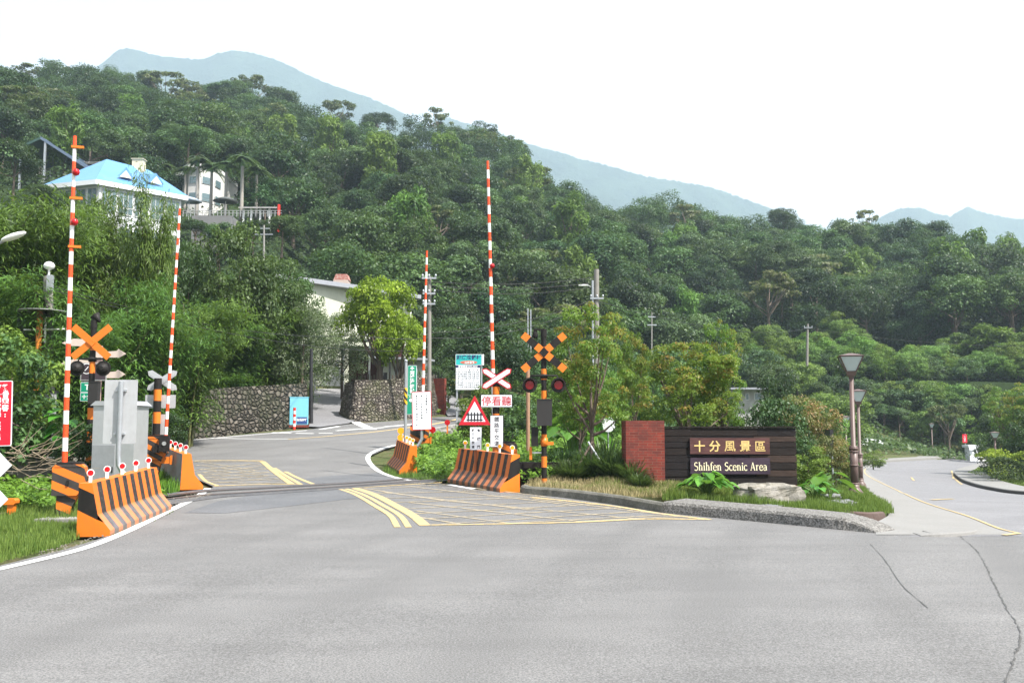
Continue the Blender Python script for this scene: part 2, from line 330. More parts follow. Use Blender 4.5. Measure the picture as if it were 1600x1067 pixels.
for a, b in (((425,676),(455,676.5)),((462,677),(490,677.5)),((498,677),(520,676.5)),((555,659),(582,671)),((500,671),(530,666)),((525,673),(600,668)),((600,667),(655,662))): ribbon(mb, [a, b], .45 if a[0] == 555 else .2)
mb.build('road_marking', m_whl, kind='structure')
mb = MB()
ribbon(mb, [(450,686.5),(520,681),(600,673),(680,662),(715,655)], .18)
for o_ in (0, 11): ribbon(mb, [(525+o_,762),(556+o_*1.1,773),(585+o_*1.3,790),(610+o_*1.4,806),(621+o_*1.6,824)], .11)
ribbon(mb, [(554,762.5),(585,773),(618,790),(646,806),(664,821)], .2)
ribbon(mb, [(664,820.5),(760,819),(900,816),(1010,811),(1100,811.5)], .12); ribbon(mb, [(830,777),(900,784),(960,791),(1030,802),(1110,812)], .12)
ribbon(mb, [(560,762),(640,757),(690,754)], .14)
ribbon(mb, [(428,731),(448,744),(470,757)], .12); ribbon(mb, [(446,737),(466,747),(491,757)], .12); ribbon(mb, [(410,721),(430,738),(455,756)], .17)
ribbon(mb, [(305,720),(360,719.5),(411,720)], .14); ribbon(mb, [(311,741),(322,752),(340,759)], .1); ribbon(mb, [(334,759.5),(400,757),(470,756.5)], .12)
ribbon(mb, [(1353,731),(1351,738),(1362,747),(1393,762),(1446,786),(1512,807),(1560,826),(1592,834)], .07, .018); ribbon(mb, [(1592,834),(1568,837)], .10, .018)
for a, b in (((1455,781.5),(1490,780)),((1424,746),(1428,751)),((1487,735.5),(1490,748)),((1492,748),(1503,757))): ribbon(mb, [a, b], .12, .02)
mb.build('road_marking', m_yel, kind='structure')
mb = MB()
# hatching of the near box
hat = [((560,765),(700,756)),((575,771),(760,766)),((592,778),(820,775)),((610,785),(830,777)),((628,795),(880,783)),((640,803),(930,788)),((655,811),(975,793)),((690,819),(1005,799)),((790,818),(1040,805)),((900,815),(1060,807)),
       ((600,769),(830,797)),((570,763),(700,783)),((640,760),(900,790)),((690,757),(860,777)),((640,785),(900,814)),((650,798),(800,818)),((700,783),(1000,811)),((830,779),(1080,809)),((655,808),(720,819))]
for a, b in hat: ribbon(mb, [a, b], .085, .007, smooth=False)
for k in range(7): ribbon(mb, [(302+k*3.2, 722+k*5.4),(415+k*7.7, 721+k*5.5)], .07, .007, smooth=False)
for k in range(6): ribbon(mb, [(300+k*6, 720+k*6.5),(400+k*12, 735+k*4.2)], .07, .007, smooth=False); ribbon(mb, [(302+k*4, 735+k*4),(412+k*6, 722+k*5)], .07, .007, smooth=False)
mb.build('road_marking', m_yel2, kind='structure')
mb = MB(); ribbon(mb, [(1120,836),(1360,850),(1385,878),(1410,915),(1450,950)][1:], .008, .006, jit=.5, step=.12); ribbon(mb, [(1500,838),(1530,865),(1552,910),(1575,955),(1590,975)], .012, .006, jit=.9, step=.07)
ribbon(mb, [(1590,975),(1594,1000),(1580,1040),(1570,1080),(1560,1150)], .012, .006, jit=.9, step=.05); mb.build('road_crack', paint('crack_dark', (.07,.068,.065), .9, 0), kind='structure')
# crossing: rubber panels and rails
mb = MB()
ribbon(mb, [(225,789),(330,775),(402,770.5),(560,759.5),(720,747)], .75, .010, 0); ribbon(mb, [(250,775),(330,766),(402,762.5),(560,753.5),(690,744)], .45, .010, 0)
mb.build('crossing_panel', worn('crossing_rubber', (.075,.075,.08), (.14,.13,.12), .45), kind='structure')
rl = MB()
for pts in ([(-60,812),(0,803.5),(82,789),(225,783),(330,773.5),(402,769),(560,758.5),(720,746.5)], [(-60,800),(60,785),(230,777),(330,767.5),(402,763.5),(560,754.5),(700,744)]):
    ribbon(rl, pts, .06, .022, 0); ribbon(rl, [(a, b+1.0) for a, b in pts], .05, .013, 1)
tag(rl.build('rail_track', [paint('rail_rust', (.12,.07,.05), .6, .4), m_dark]), kind='structure')
# ---------------- hills ----------------
HT = np.array([(-500,55,590,235,160),(-300,60,580,235,155),(0,62,560,240,150),(200,65,560,250,182),(400,75,560,250,206),(520,78,570,248,242),(600,80,590,245,255),(700,86,600,240,256),(800,90,605,235,301),(880,95,610,232,356),(1000,110,620,230,378),(1150,118,610,225,402),(1300,120,598,215,409),(1450,118,596,205,442),(1600,112,600,190,464),(1900,105,600,165,494),(2200,90,600,150,524)], float)
def hill_pt(u, t):
    Y0, r0, Y1, r1 = [np.interp(u, HT[:,0], HT[:,k]) for k in (1,2,3,4)]
    z0 = CAMZ+(HOR-r0)/FPX*Y0*1.004; z1 = CAMZ+(HOR-r1)/FPX*Y1*1.03
    Y = Y0+(Y1-Y0)*t; tt = np.clip(t, 0, 1); z = z0+(z1-z0)*(tt**1.02)
    z = z + (1.8*np.sin(u*.021+Y*.05)+1.2*np.sin(u*.043-Y*.09+1)+.8*np.sin(Y*.17+u*.01))*np.clip(t*6,0,1)
    z = np.where(t > 1, z-(t-1)*60, z); return (u-800)/FPX*Y*1.03, Y, z
U, T_ = np.meshgrid(np.linspace(-500,2200,150), np.concatenate([np.linspace(-.03,1,70), np.linspace(1.05,1.8,8)])); x, y, z = hill_pt(U, T_); z[0] -= 3
grid_obj('hill', x, y, z, m_hill)
def mountain(name, prof, Y0, Y1, seed):
    a = np.array(prof, float); r = np.random.RandomState(seed)
    U, T2 = np.meshgrid(np.linspace(a[0,0], a[-1,0], 240), np.concatenate([np.linspace(0,1,50), np.linspace(1.04,1.5,8)]))
    Y = Y0+(Y1-Y0)*T2; zr = CAMZ+(HOR-np.interp(U, a[:,0], a[:,1]))/FPX*Y1*1.05; z = 20+(zr-20)*np.clip(T2,0,1)
    for k in range(1, 9): z = z + (30/k**1.1)*np.sin(U*.011*k*1.7+Y*.012*k+r.rand()*6)*np.sin(np.clip(T2,0,1)*3.14)
    z = z + r.randn(*z.shape)*.9 - np.where(T2 > 1, (T2-1)*400, 0)
    grid_obj(name, (U-800)/FPX*Y*1.05, Y, z, m_mtn)
mountain('mountain', [(-300,330),(60,190),(140,135),(175,108),(192,92),(208,87),(228,92),(262,101),(300,104),(325,106),(350,95),(370,91),(400,95),(435,105),(470,122),(520,145),(580,165),(640,192),(720,240),(900,330)], 1450, 2000, 1)
mountain('mountain', [(680,190),(760,215),(830,240),(870,250),(905,262),(940,270),(1000,288),(1050,296),(1100,305),(1150,322),(1220,350),(1350,420)], 1450, 2080, 2)
mountain('mountain', [(1250,400),(1340,360),(1385,338),(1420,337),(1440,346),(1462,350),(1490,335),(1510,343),(1545,352),(1600,356),(1700,362),(1900,400)], 1450, 2080, 3)
# ---------------- foliage ----------------
def unit(a): return a/np.maximum(np.linalg.norm(a, axis=-1, keepdims=True), 1e-6)
def leaves(Cn, Nn, L, W, r, along=None, droop=.15):
    n = len(Cn); Nn = unit(Nn); t = r.normal(size=(n,3)) if along is None else along+r.normal(size=(n,3))*.25
    t = unit(t-Nn*(t*Nn).sum(-1, keepdims=True)); b = np.cross(Nn, t)
    L = np.asarray(L).reshape(-1,1)*np.ones((n,1)); W = np.asarray(W).reshape(-1,1)*np.ones((n,1))
    V = np.stack([Cn-t*L*.5, Cn+b*W*.5+Nn*L*.06, Cn+t*L*.5-Nn*L*droop, Cn-b*W*.5+Nn*L*.06], 1).reshape(-1,3)
    return V, np.arange(n*4).reshape(n,4)
def rdir(r, n): return unit(r.normal(size=(n,3)))
def puffs(r, n, c, rad, lo=-.35, shell=.6):
    d = rdir(r, n*4); d = d[d[:,2] > lo][:n]; k = np.where(r.rand(len(d)) < shell, r.uniform(.78,1,len(d)), r.uniform(.25,.8,len(d)))
    return np.array(c)+d*k[:,None]*np.array(rad)
def crown_data(seed, c, rad, npf, pr, lpp, L, W, flat=.72, up=.55, lo=-.35, shell=.7, gap=0.0):
    r = np.random.RandomState(seed); pc = puffs(r, npf, c, rad, lo, shell); Cs, Ns, Ts = [], [], []
    for p in pc:
        s = pr*r.uniform(.6,1.35); n = max(6, int(lpp*(s/pr)**2)); d = rdir(r, n); d[:,2] = np.where((d[:,2] < -.2)&(r.rand(n) < .7), -d[:,2], d[:,2])
        rr = s*r.uniform(.55,1.08,(n,1)); Cs.append(p+d*rr*np.array([1,1,flat])); Ns.append(d*.7+np.array([0,0,up])+r.normal(size=(n,3))*.45)
        Ts.append(np.clip(r.uniform(.15,.8)+r.normal(size=n)*.10+d[:,2]*.06, 0, 1))
    Cs = np.concatenate(Cs); V, F = leaves(Cs, np.concatenate(Ns), r.uniform(.7,1.3,len(Cs))*L, r.uniform(.7,1.3,len(Cs))*W, r)
    return V, F, np.concatenate(Ts), pc
def trunk_mesh(name, pts, rad, limbs=(), lr=.35, n=7):
    mb = MB(); mb.tube(pts, rad, n)
    for s, e in limbs:
        s, e = Vector(s), Vector(e); md = s.lerp(e, .5)+Vector((0,0,-.06))*(e-s).length; mb.tube([s, md, e], [lr, lr*.7, lr*.2], 5)
    return mb.mesh(name, m_bark)
LIB = {}
def make_tree(kind, mat, seed, c=(0,0,.62), rad=(.42,.42,.34), npf=40, pr=.13, lpp=70, L=.06, W=.035, tr=.025, tz=.62, nl=5, **kw):
    V, F, T, pc = crown_data(seed, c, rad, npf, pr, lpp, L, W, **kw); V[:,2] = np.maximum(V[:,2], .02)
    r = random.Random(seed); bend = (r.uniform(-.04,.04), r.uniform(-.04,.04))
    limbs = [((bend[0]*.6, bend[1]*.6, tz*r.uniform(.45,.75)), tuple(pc[r.randrange(len(pc))])) for _ in range(nl)]
    tm = trunk_mesh(kind+'_trunk', [(0,0,-.05),(bend[0]*.5,bend[1]*.5,tz*.5),(bend[0],bend[1],tz)], [tr*1.2, tr*.8, tr*.4], limbs, tr*.45)
    LIB.setdefault(kind, []).append((np_mesh(kind+'_crown', V, F, mat, tint=T), tm, (V, F, T)))
gm = {}
gm['dark'] = leafmat('leaf_dark_evergreen', (.009,.022,.007), (.030,.060,.018), .4, .18); gm['mid'] = leafmat('leaf_mid_green', (.016,.037,.010), (.052,.092,.022), .35, .22)
gm['pale'] = leafmat('leaf_pale_green', (.026,.052,.02), (.078,.128,.045), .3, .22); gm['bright'] = leafmat('leaf_bright_green', (.04,.08,.012), (.11,.18,.025))
gm['olive'] = leafmat('leaf_olive', (.05,.055,.02), (.10,.11,.04)); gm['bamboo'] = leafmat('leaf_bamboo', (.03,.065,.012), (.09,.155,.025), .15, .35)
gm['lime'] = leafmat('leaf_lime', (.07,.13,.01), (.21,.32,.02), .05, .4); gm['grey'] = leafmat('leaf_grey_green', (.045,.065,.03), (.13,.16,.09), .1)
gm['maple'] = leafmat('leaf_maple', (.045,.095,.015), (.14,.22,.03), .05, .45, extra=(.27,.17,.04)); gm['grass'] = leafmat('grass_blade', (.07,.12,.02), (.16,.21,.045), .05, .35)
gm['dry'] = leafmat('dry_grass', (.16,.12,.06), (.38,.30,.17), .05, .2); gm['tuft'] = leafmat('tuft_leaf', (.022,.05,.018), (.07,.115,.04), .1, .25); gm['big'] = leafmat('big_leaf', (.04,.12,.015), (.11,.25,.03), .1, .35, .35)
gm['red'] = leafmat('reddish_shrub_leaf', (.07,.08,.025), (.15,.14,.05), .1, .3, extra=(.22,.11,.05)); gm['yel'] = leafmat('yellow_green_hedge', (.10,.16,.015), (.32,.38,.03), .05, .35); gm['vine'] = leafmat('vine_leaf', (.05,.12,.014), (.15,.27,.03), .05, .35)
for i in range(4): make_tree('evergreen_tree', gm['dark'], 10+i, c=(0,0,.58), rad=(.40,.40,.36), npf=26, pr=.165, lpp=260, L=.037, W=.022, shell=.85)
for i in range(3): make_tree('forest_tree', gm['mid'], 20+i, c=(0,0,.58), rad=(.36,.36,.4), npf=34, pr=.145, lpp=200, L=.037, W=.022, shell=.85)
for i in range(3): make_tree('pale_tree', gm['pale'], 30+i, c=(0,0,.66), rad=(.46,.46,.26), npf=34, pr=.14, lpp=190, L=.037, W=.022, flat=.6, up=.8)
for i in range(2): make_tree('sparse_tree', gm['olive'], 40+i, c=(0,0,.7), rad=(.42,.42,.28), npf=20, pr=.1, lpp=60, L=.06, W=.03, shell=.9, nl=12, flat=.5)
for i in range(2): make_tree('plumed_bamboo', gm['bright'], 50+i, c=(0,0,.5), rad=(.26,.26,.5), npf=46, pr=.1, lpp=70, L=.08, W=.02, lo=-.8, flat=1.2, up=.3)
# ---- forest on the hill ----
AV = [(20,345,222,402,104),(255,445,222,352,112),(30,150,222,282,121),(240,345,258,335,127),(395,425,345,400,100)]          # screens that must stay open: px0,px1,py0,py1,depth
fr = np.random.RandomState(5); cand = []
for Yt in np.arange(0, 1.001, 1/25.):
    u = -150.
    while u < 1760:
        t = np.clip(Yt+fr.uniform(-.017,.017), 0.0, 1.0); uu = u+fr.uniform(-10,10); x, y, z = [float(v) for v in hill_pt(np.array(uu), np.array(t))]
        hgt = fr.uniform(6.5,11.5)*(fr.uniform(.55,1.15) if t > .93 else 1); u += 6.6*FPX/y*fr.uniform(.85,1.15)
        px, py = proj(x, y, z); pt = proj(x, y, z+hgt)[1]; wpx = hgt*.5*FPX/y
        if any(px+wpx > a and px-wpx < b and py > c and pt < d and y < e for a, b, c, d, e in AV): continue
        if 115 > y > 97 and 60 < px < 310 or (y < 130 and y > 108 and 235 < px < 350): continue
        if px > 1120 and t < .17: continue
        cand.append((x, y, z, hgt, px, py, t))
def zone(px, t):
    s = 'ridge' if t > .9 else ('upper' if t > .5 else 'lower')
    h = 'over the blue-roofed house' if px < 420 else ('over the yellow warehouse' if px < 800 else ('over the village sign wall' if px < 1200 else 'over the curving side road'))
    return s, h
KL = {'evergreen_tree': 'dark rounded evergreen', 'forest_tree': 'tall mid-green tree', 'pale_tree': 'pale spreading tree', 'sparse_tree': 'thin-leaved olive tree', 'plumed_bamboo': 'feathery bright bamboo plume'}
SW = {'ridge': 'on the skyline ridge', 'upper': 'high on the wooded slope', 'lower': 'low on the wooded slope'}
cand.sort(key=lambda c: -c[3]/c[1]*(1 if c[6] < .93 else 1.9)*(1 if 0 < c[4] < 1600 else .1)*(1 if not (c[4] < 560 and c[1] < 100) else .2))
def put_tree(kind, loc, h, wdt, label, cat='tree', group=None, name=None, var=None, rz=None, parts=('trunk','crown')):
    cm, tm, _ = LIB[kind][rnd.randrange(len(LIB[kind])) if var is None else var]
    r = empty(name or kind, loc, rnd.uniform(0, 6.28) if rz is None else rz, label, cat, group); r.scale = (wdt, wdt, h)
    if tm is not None: link(parts[0], tm, r)
    link(parts[1], cm, r); return r
def pick(t, px):
    v = fr.rand()
    if t > .93: return 'evergreen_tree' if v < .4 else ('sparse_tree' if v < .8 else 'forest_tree')
    if v < .44: return 'evergreen_tree'
    if v < .72: return 'forest_tree'
    if v < .88: return 'pale_tree'
    return 'plumed_bamboo' if v < .94 else 'sparse_tree'
NOBJ = 265
for x, y, z, hgt, px, py, t in cand[:NOBJ]:
    k = pick(t, px); s, hh = zone(px, t)
    put_tree(k, (x, y, z), hgt*(1.2 if k == 'plumed_bamboo' else 1), hgt*fr.uniform(.85,1.15), f'{KL[k]} {SW[s]} {hh}', 'tree', f'{KL[k]}s {SW[s]} {hh}')
VV, FF, TT, MM, off = [], [], [], [], 0
kk = ['evergreen_tree','forest_tree','pale_tree','sparse_tree','plumed_bamboo']; kmat = [gm['dark'],gm['mid'],gm['pale'],gm['olive'],gm['bright']]
for x, y, z, hgt, px, py, t in cand[NOBJ:]:
    k = pick(t, px); V, F, T = LIB[k][fr.randint(len(LIB[k]))][2]; keep = fr.rand(len(F)) < .45; idx = np.nonzero(keep)[0]
    V = V.reshape(-1,4,3)[idx].reshape(-1,3)*np.array([hgt,hgt,hgt]); a = fr.uniform(0,6.28); ca, sa = math.cos(a), math.sin(a)
    V = np.stack([V[:,0]*ca-V[:,1]*sa, V[:,0]*sa+V[:,1]*ca, V[:,2]], 1)+np.array([x,y,z]); n = len(idx)
    VV.append(V); FF.append(np.arange(n*4).reshape(n,4)+off); off += n*4; TT.append(np.clip(T[idx]+fr.uniform(-.15,.15),0,1)); MM.append(np.full(n, kk.index(k)))
if VV: tag(link('far_forest', np_mesh('far_forest', np.concatenate(VV), np.concatenate(FF), kmat, np.concatenate(MM), tint=np.concatenate(TT))), 'dense mixed forest closing the gaps between the hillside trees', 'forest', kind='stuff')
n = 110000; u = fr.uniform(-200,1800,n); t = fr.uniform(0,1.03,n)**1.2; x, y, z = hill_pt(u, t); Cn = np.stack([x, y, z+fr.uniform(0,1.5,n)], 1)
V, F = leaves(Cn, fr.normal(size=(n,3))*.5+np.array([0,-.3,.8]), fr.uniform(.35,.75,n), fr.uniform(.2,.4,n), fr)
tag(link('hill_undergrowth', np_mesh('hill_undergrowth', V, F, gm['dark'], tint=fr.uniform(.1,.8,n))), 'dark undergrowth covering the hillside below the trees', 'undergrowth', kind='stuff')
print('trees', len(cand), 'leaf quads', sum(map(len, FF)))
# ---------------- lettering ----------------
def letters(mb, body, size, x, z, y=-.002, m=0, bold=0, space=1, wide=1, line=1, align='CENTER', th=.003):
    """flat lettering facing -y, centred on (x, z)"""
    c = bpy.data.curves.new('lettering', 'FONT'); c.body = body; c.size = size; c.align_x = align; c.space_character = space; c.space_line = line; c.offset = bold; c.resolution_u = 2
    o = bpy.data.objects.new('lettering', c); C.objects.link(o); bpy.context.view_layer.update()
    ev = o.evaluated_get(bpy.context.evaluated_depsgraph_get()); me = ev.to_mesh()
    v = [(a.co.x*wide, a.co.y) for a in me.vertices]; f = [tuple(p.vertices) for p in me.polygons]; ev.to_mesh_clear(); C.objects.unlink(o); bpy.data.objects.remove(o); bpy.data.curves.remove(c)
    if not v: return
    xs = [a[0] for a in v]; ys = [a[1] for a in v]; cx = (min(xs)+max(xs))/2; cy = (min(ys)+max(ys))/2
    mb.add([(x+a-cx, y, z+b-cy) for a, b in v], f, m)
def rrect(w_, h_, r=.02, n=3, cx=0, cz=0):
    pts = []
    for sx, sz, a0 in ((1,-1,-90),(1,1,0),(-1,1,90),(-1,-1,180)):
        for k in range(n+1):
            a = R_(a0+90*k/n); pts.append((cx+sx*(w_/2-r)+r*math.cos(a), cz+sz*(h_/2-r)+r*math.sin(a)))
    return pts
def panel(name, parent, w_, h_, face, border=None, bw=.02, r=.02, loc=(0,0,0), rot=(0,0,0), back=None):
    """thin sign panel facing -y, centred at loc; faces in order face, border, back"""
    mb = MB(); mb.prism(rrect(w_, h_, r), 0, .012, 1, mb=2)
    mb.prism(rrect(w_-2*bw, h_-2*bw, max(r-bw, .004)), -.0025, -.0004, 0)
    return mb.build(name, [face, border or face, back or m_signback], parent, loc, rot)
def face_cam(x, y, add=0): return math.atan2(-x, y)*-1*-1 + add      # yaw that turns -y towards the camera
def yaw(p): return -math.atan2(p[0], p[1])
# ---------------- jersey barriers ----------------
m_grayside = paint('barrier_grey_concrete', (.36,.38,.41), .8, .5, 3, 0, (.2,.2,.2))
m_orb, _t, _b = base_mat('barrier_orange', .6, .3)
def barrier_mat(name, col, fade):
    m, t, b = base_mat(name, .62, .3); tc = N(t, 'ShaderNodeTexCoord').outputs['Object']
    sx = N(t, 'ShaderNodeSeparateXYZ'); t.links.new(tc, sx.inputs[0]); f = noise(t, 5, 6, .7); g = noise(t, 20, 5, .8)
    low = N(t, 'ShaderNodeMapRange'); t.links.new(sx.outputs['Z'], low.inputs[0]); low.inputs[1].default_value = .30; low.inputs[2].default_value = .36; low.inputs[3].default_value = 1; low.inputs[4].default_value = 0
    a = N(t, 'ShaderNodeMath', operation='MULTIPLY'); t.links.new(low.outputs[0], a.inputs[0]); t.links.new(ramp(t, f, [(.2,.25),(.6,.75)]), a.inputs[1])
    foot = N(t, 'ShaderNodeMapRange'); t.links.new(sx.outputs['Z'], foot.inputs[0]); foot.inputs[1].default_value = .0; foot.inputs[2].default_value = .12; foot.inputs[3].default_value = 1; foot.inputs[4].default_value = 0
    c = mixc(t, a.outputs[0], col, fade); c = mixc(t, ramp(t, g, [(.5,0),(.66,.5)]), c, (.17,.14,.11))
    ft = N(t, 'ShaderNodeMath', operation='MULTIPLY'); t.links.new(foot.outputs[0], ft.inputs[0]); t.links.new(ramp(t, g, [(.35,.2),(.6,.95)]), ft.inputs[1])
    c = mixc(t, ft.outputs[0], c, (.13,.105,.07)); t.links.new(c, b.inputs['Base Color']); return m
m_bo = barrier_mat('barrier_orange_paint', (.60,.135,.01), (.46,.20,.12)); m_bb = barrier_mat('barrier_black_paint', (.02,.017,.016), (.15,.145,.155))
m_bo2 = barrier_mat('barrier_shaded_orange_paint', (.55,.14,.025), (.42,.17,.09)); m_bb2 = barrier_mat('barrier_shaded_black_paint', (.03,.024,.02), (.09,.075,.07))  # duller copies: shade on the left-facing striped sides is put into the colour
def jersey(a, b, ns, label, lens, nref, omat, bmat, hh=.8, refs=(.06,.94), dep=.52, plain_end=False):
    """toe line runs from a to b on the ground; the sloped striped face looks to the right of a-to-b"""
    a, b = Vector(a), Vector(b); d = b-a; L = math.hypot(d.x, d.y); rz = math.atan2(d.y, d.x); pit = -math.atan2(d.z, L)
    root = empty('jersey_barrier', a+Vector((0,0,-.01)), 0, label, 'barrier', 'striped concrete jersey barriers guarding the crossing'); root.rotation_euler = (0, pit, rz)
    k = hh/.8; prof = [(.0,0),(.0,.09),(.20,.33),(.30,.80),(.50,.80),(dep,.0)]; prof = [(y_, z_*k) for y_, z_ in prof]
    mb = MB(); n = ns*2+1
    for i in range(n):
        x0, x1 = L*i/n, L*(i+1)/n
        for j in range(4):
            (y0, z0), (y1, z1) = prof[j], prof[j+1]; mat = (0 if i % 2 == 0 else 1) if j < 3 else 0
            mb.add([(x0,y0,z0),(x1,y0,z0),(x1,y1,z1),(x0,y1,z1)], [(0,1,2,3)], mat)
    (y0, z0), (y1, z1) = prof[4], prof[5]; mb.add([(0,y0,z0),(L,y0,z0),(L,y1,z1),(0,y1,z1)], [(0,1,2,3)], 2)
    mb.add([(0,0,0),(L,0,0),(L,dep,0),(0,dep,0)], [(0,3,2,1)], 2)
    for x, flip in ((0, 0), (L, 1)):
        def pf(pts, m):
            vs = [(x, py_, pz_*k) for py_, pz_ in pts]; mb.add(vs, [tuple(range(len(vs)))[::(1 if flip else -1)]], m)
        if plain_end: pf([(0,0),(dep,0),(.50,.8),(.30,.8),(.20,.33),(0,.09)], 3)
        else:
            pf([(0,0),(dep,0),(.511,.40),(.20,.33-.08),(.10,.21),(0,.09)], 3)
            pf([(.511,.40),(.502,.74),(.265,.635),(.20,.33),(.20,.25)][:5], 4); pf([(.502,.74),(.50,.8),(.30,.8),(.265,.635)], 3)
    mb.build('body', [omat, bmat, m_grayside, m_or, m_bk], root)
    for i in range(nref):
        t = refs[0]+(refs[1]-refs[0])*(i/(max(1, nref-1)))
        rf = MB(); rf.box(-.025,.025,-.02,.02,0,.10,0); rf.disc((0,-.012,.15), .058, .024, 20, 0); ro = rf.build('reflector', m_wh, root, (L*t, .40, hh), (0, 0, -rz+yaw(a)))
        lf = MB(); lf.disc((0,-.018,.15), .045, .006, 20, 0); lf.disc((0,.012,.15), .045, .006, 20, 0); lf.build('lens', lens, ro)
    return root
jersey(G(172,837), G(268,796), 8, 'near black and orange jersey barrier with five red reflectors along the white line', m_lensr, 5, m_bo, m_bb, .84)
jersey(G(317,763.5), G(281,746), 6, 'orange-ended jersey barrier with grey back and three red reflectors beside the crossbuck post', m_lensr, 4, m_bo, m_bb, .84, (.05,.75), .52, True)
jersey(G(699,753), G(781,769), 8, 'wide striped jersey barrier with five amber reflectors below the stop look listen sign', m_lensa, 5, m_bo2, m_bb2, .86)
jersey(G(604,728), G(624,740.5), 6, 'narrow striped jersey barrier with amber reflectors below the green road sign', m_lensa, 5, m_bo2, m_bb2, .82, plain_end=True)
# ---------------- boom gates ----------------
m_diag = stripes('diagonal_hazard_stripes', (.64,.155,.012), (.035,.03,.028), (.45,.45,1.0), .30); m_diag2 = stripes('diagonal_hazard_stripes_small', (.62,.16,.015), (.035,.03,.028), (.55,.3,1.0), .24)
def boom(base, top_px, top_py, label, bw, bh, leg, ox, seg, flags=(), lamps=(), rad=.042, mech=False, mat=None, start=None, red=None, cutz=.0):
    """machine cabinet on a pedestal with a raised banded arm; top given as picture point at the machine's depth"""
    base = Vector(base); rz = yaw(base)*.6; root = empty('boom_gate', base, rz, label, 'boom gate', 'raised boom gates round the level crossing'); mat = mat or m_diag
    mb = MB(); z0 = leg; mb.prism([(-bw/2,z0),(bw/2-.12,z0),(bw/2,z0+.14),(bw/2,z0+bh-.05),(bw/2-.05,z0+bh),(-bw/2+.05,z0+bh),(-bw/2,z0+bh-.05)], -.2, .2, 0)
    mb.box(-bw/2+.04, bw/2-.04, -.21, -.2, z0+bh*.92, z0+bh*.95, 0); mb.box(-.02,.02,-.235,-.2, z0+bh*.35, z0+bh*.5, 1); mb.box(-bw/2+.06,bw/2-.06,-.16,.16,z0+bh,z0+bh+.04,1)
    mb.build('machine_cabinet', [mat, m_bk], root)
    mb = MB(); mb.prism([(-bw*.36,0),(bw*.10,0),(bw*.10,leg*.35),(bw*.30,leg),(-bw*.36,leg)], -.13, .13, 0); mb.box(-bw*.42,bw*.16,-.18,.18,-.03,.04,1); mb.build('pedestal', [mat, m_bk], root)
    if mech:
        mb = MB(); mb.box(ox-.14, ox+.10, -.34, -.22, z0+bh*.35, z0+bh*1.05, 0); mb.disc((ox-.02,-.36,z0+bh*.7), .05, .03, 12, 1); mb.box(ox-.3,ox-.14,-.3,-.22,z0+bh*.3,z0+bh*.6,0); mb.build('hinge_mechanism', [m_bk, m_grey], root)
        mb = MB(); mb.box(.0,.36,-.12,-.02,.42*leg/.5,.42*leg/.5+.16,0); mb.box(.34,.38,-.14,.0,.40*leg/.5,.44*leg/.5+.17,0); mb.build('counterweight', [m_or], root)
    foot = root.matrix_basis @ Vector((ox, -.28 if mech else -.02, z0+bh*(.75 if mech else .98))); tp = P(top_px, top_py, foot.y+.1); inv = root.matrix_basis.inverted(); f, tpl = Vector((ox, -.28 if mech else -.02, z0+bh*(.75 if mech else .98))), inv @ tp
    n = seg; mb = MB(); Lr = red or m_boomred
    for i in range(n):
        a, b = f.lerp(tpl, i/n), f.lerp(tpl, (i+1)/n); r0, r1 = rad*(1-.35*i/n), rad*(1-.35*(i+1)/n); mb.tube([a, b], [r0, r1], 10, i % 2, cap=(i in (0, n-1)))
    arm = mb.build('boom_arm', [Lr, m_wh], root)
    for t in flags:
        q = f.lerp(tpl, t); m2 = MB(); m2.box(-.05,.17,-.05,.0,-.022,.022); m2.build('warning_flag', m_or, arm, q)
    for t in lamps:
        q = f.lerp(tpl, t); m2 = MB(); m2.lathe([(.01,-.07),(.05,-.05),(.068,0),(.05,.05),(.01,.07)], 14); m2.build('warning_lamp', m_lensr, arm, q+Vector((.05,-.05,0)))
    return root
b1 = G(107, 806); boom(b1, 117, 213, 'tall raised boom in red and white bands with orange flags beside the near barrier', (.54), .56, .38, -.10, 25, (.965,.805,.655), (.885,.73), .05)
b2 = at(246, 23.5); boom(b2, 281, 326, 'raised boom with black hinge mechanism in front of the bamboo and crossbuck post', .5, .55, .62, .24, 31, (), (), .042, True, m_diag2)
b3 = at(656, 31.2); boom(b3, 667, 392, 'raised boom rising behind the red-framed white notice', .6, .5, .62, .08, 25, (), (), .05, True, m_diag2)
b4 = at(793, 25.0); boom(b4, 762, 252, 'raised boom rising behind the stop look listen signpost', .5, .5, .40, -.33, 31, (), (.62,), .055, False, m_diag)
# ---------------- crossbuck and stop-look-listen post ----------------
def xboard(root, L, wd, front, edge, loc, ang, th=.012, tip=.55, back=None):
    """X of two boards with angled tips, border and field"""
    for s, yy in ((1, 0), (-1, .014)):
        def shape(l, w_, e): return [(-l/2,0),(-l/2+e,-w_/2),(l/2-e,-w_/2),(l/2,0),(l/2-e,w_/2),(-l/2+e,w_/2)]
        mb = MB(); T = Tr(ry=-ang*s) @ Matrix.Translation((0,yy,0))
        mb.prism(shape(L, wd, wd*tip), 0, th, 1, T, mb=2); mb.prism(shape(L-.07*wd/.15, wd*.66, wd*tip*.7), -.003-(0), -.0005, 0, T)
        mb.build('cross_board', [front, edge, back or m_signback], root, loc)
m_sred = paint('sign_red', (.50,.012,.025), .35, .1); m_swh = paint('sign_white', (.80,.82,.86), .35, .08); m_sgreen = paint('sign_green', (.005,.26,.15), .4, .15)
def banded(name, segs, r=.045, n=12, z0=0, z1=2, mats=(0,1), start=0):
    mb = MB(); k = segs
    for i in range(k): a, b = z0+(z1-z0)*i/k, z0+(z1-z0)*(i+1)/k; mb.tube([(0,0,a),(0,0,b)], r, n, mats[(i+start)%2], cap=(i in (0,k-1)))
    return mb
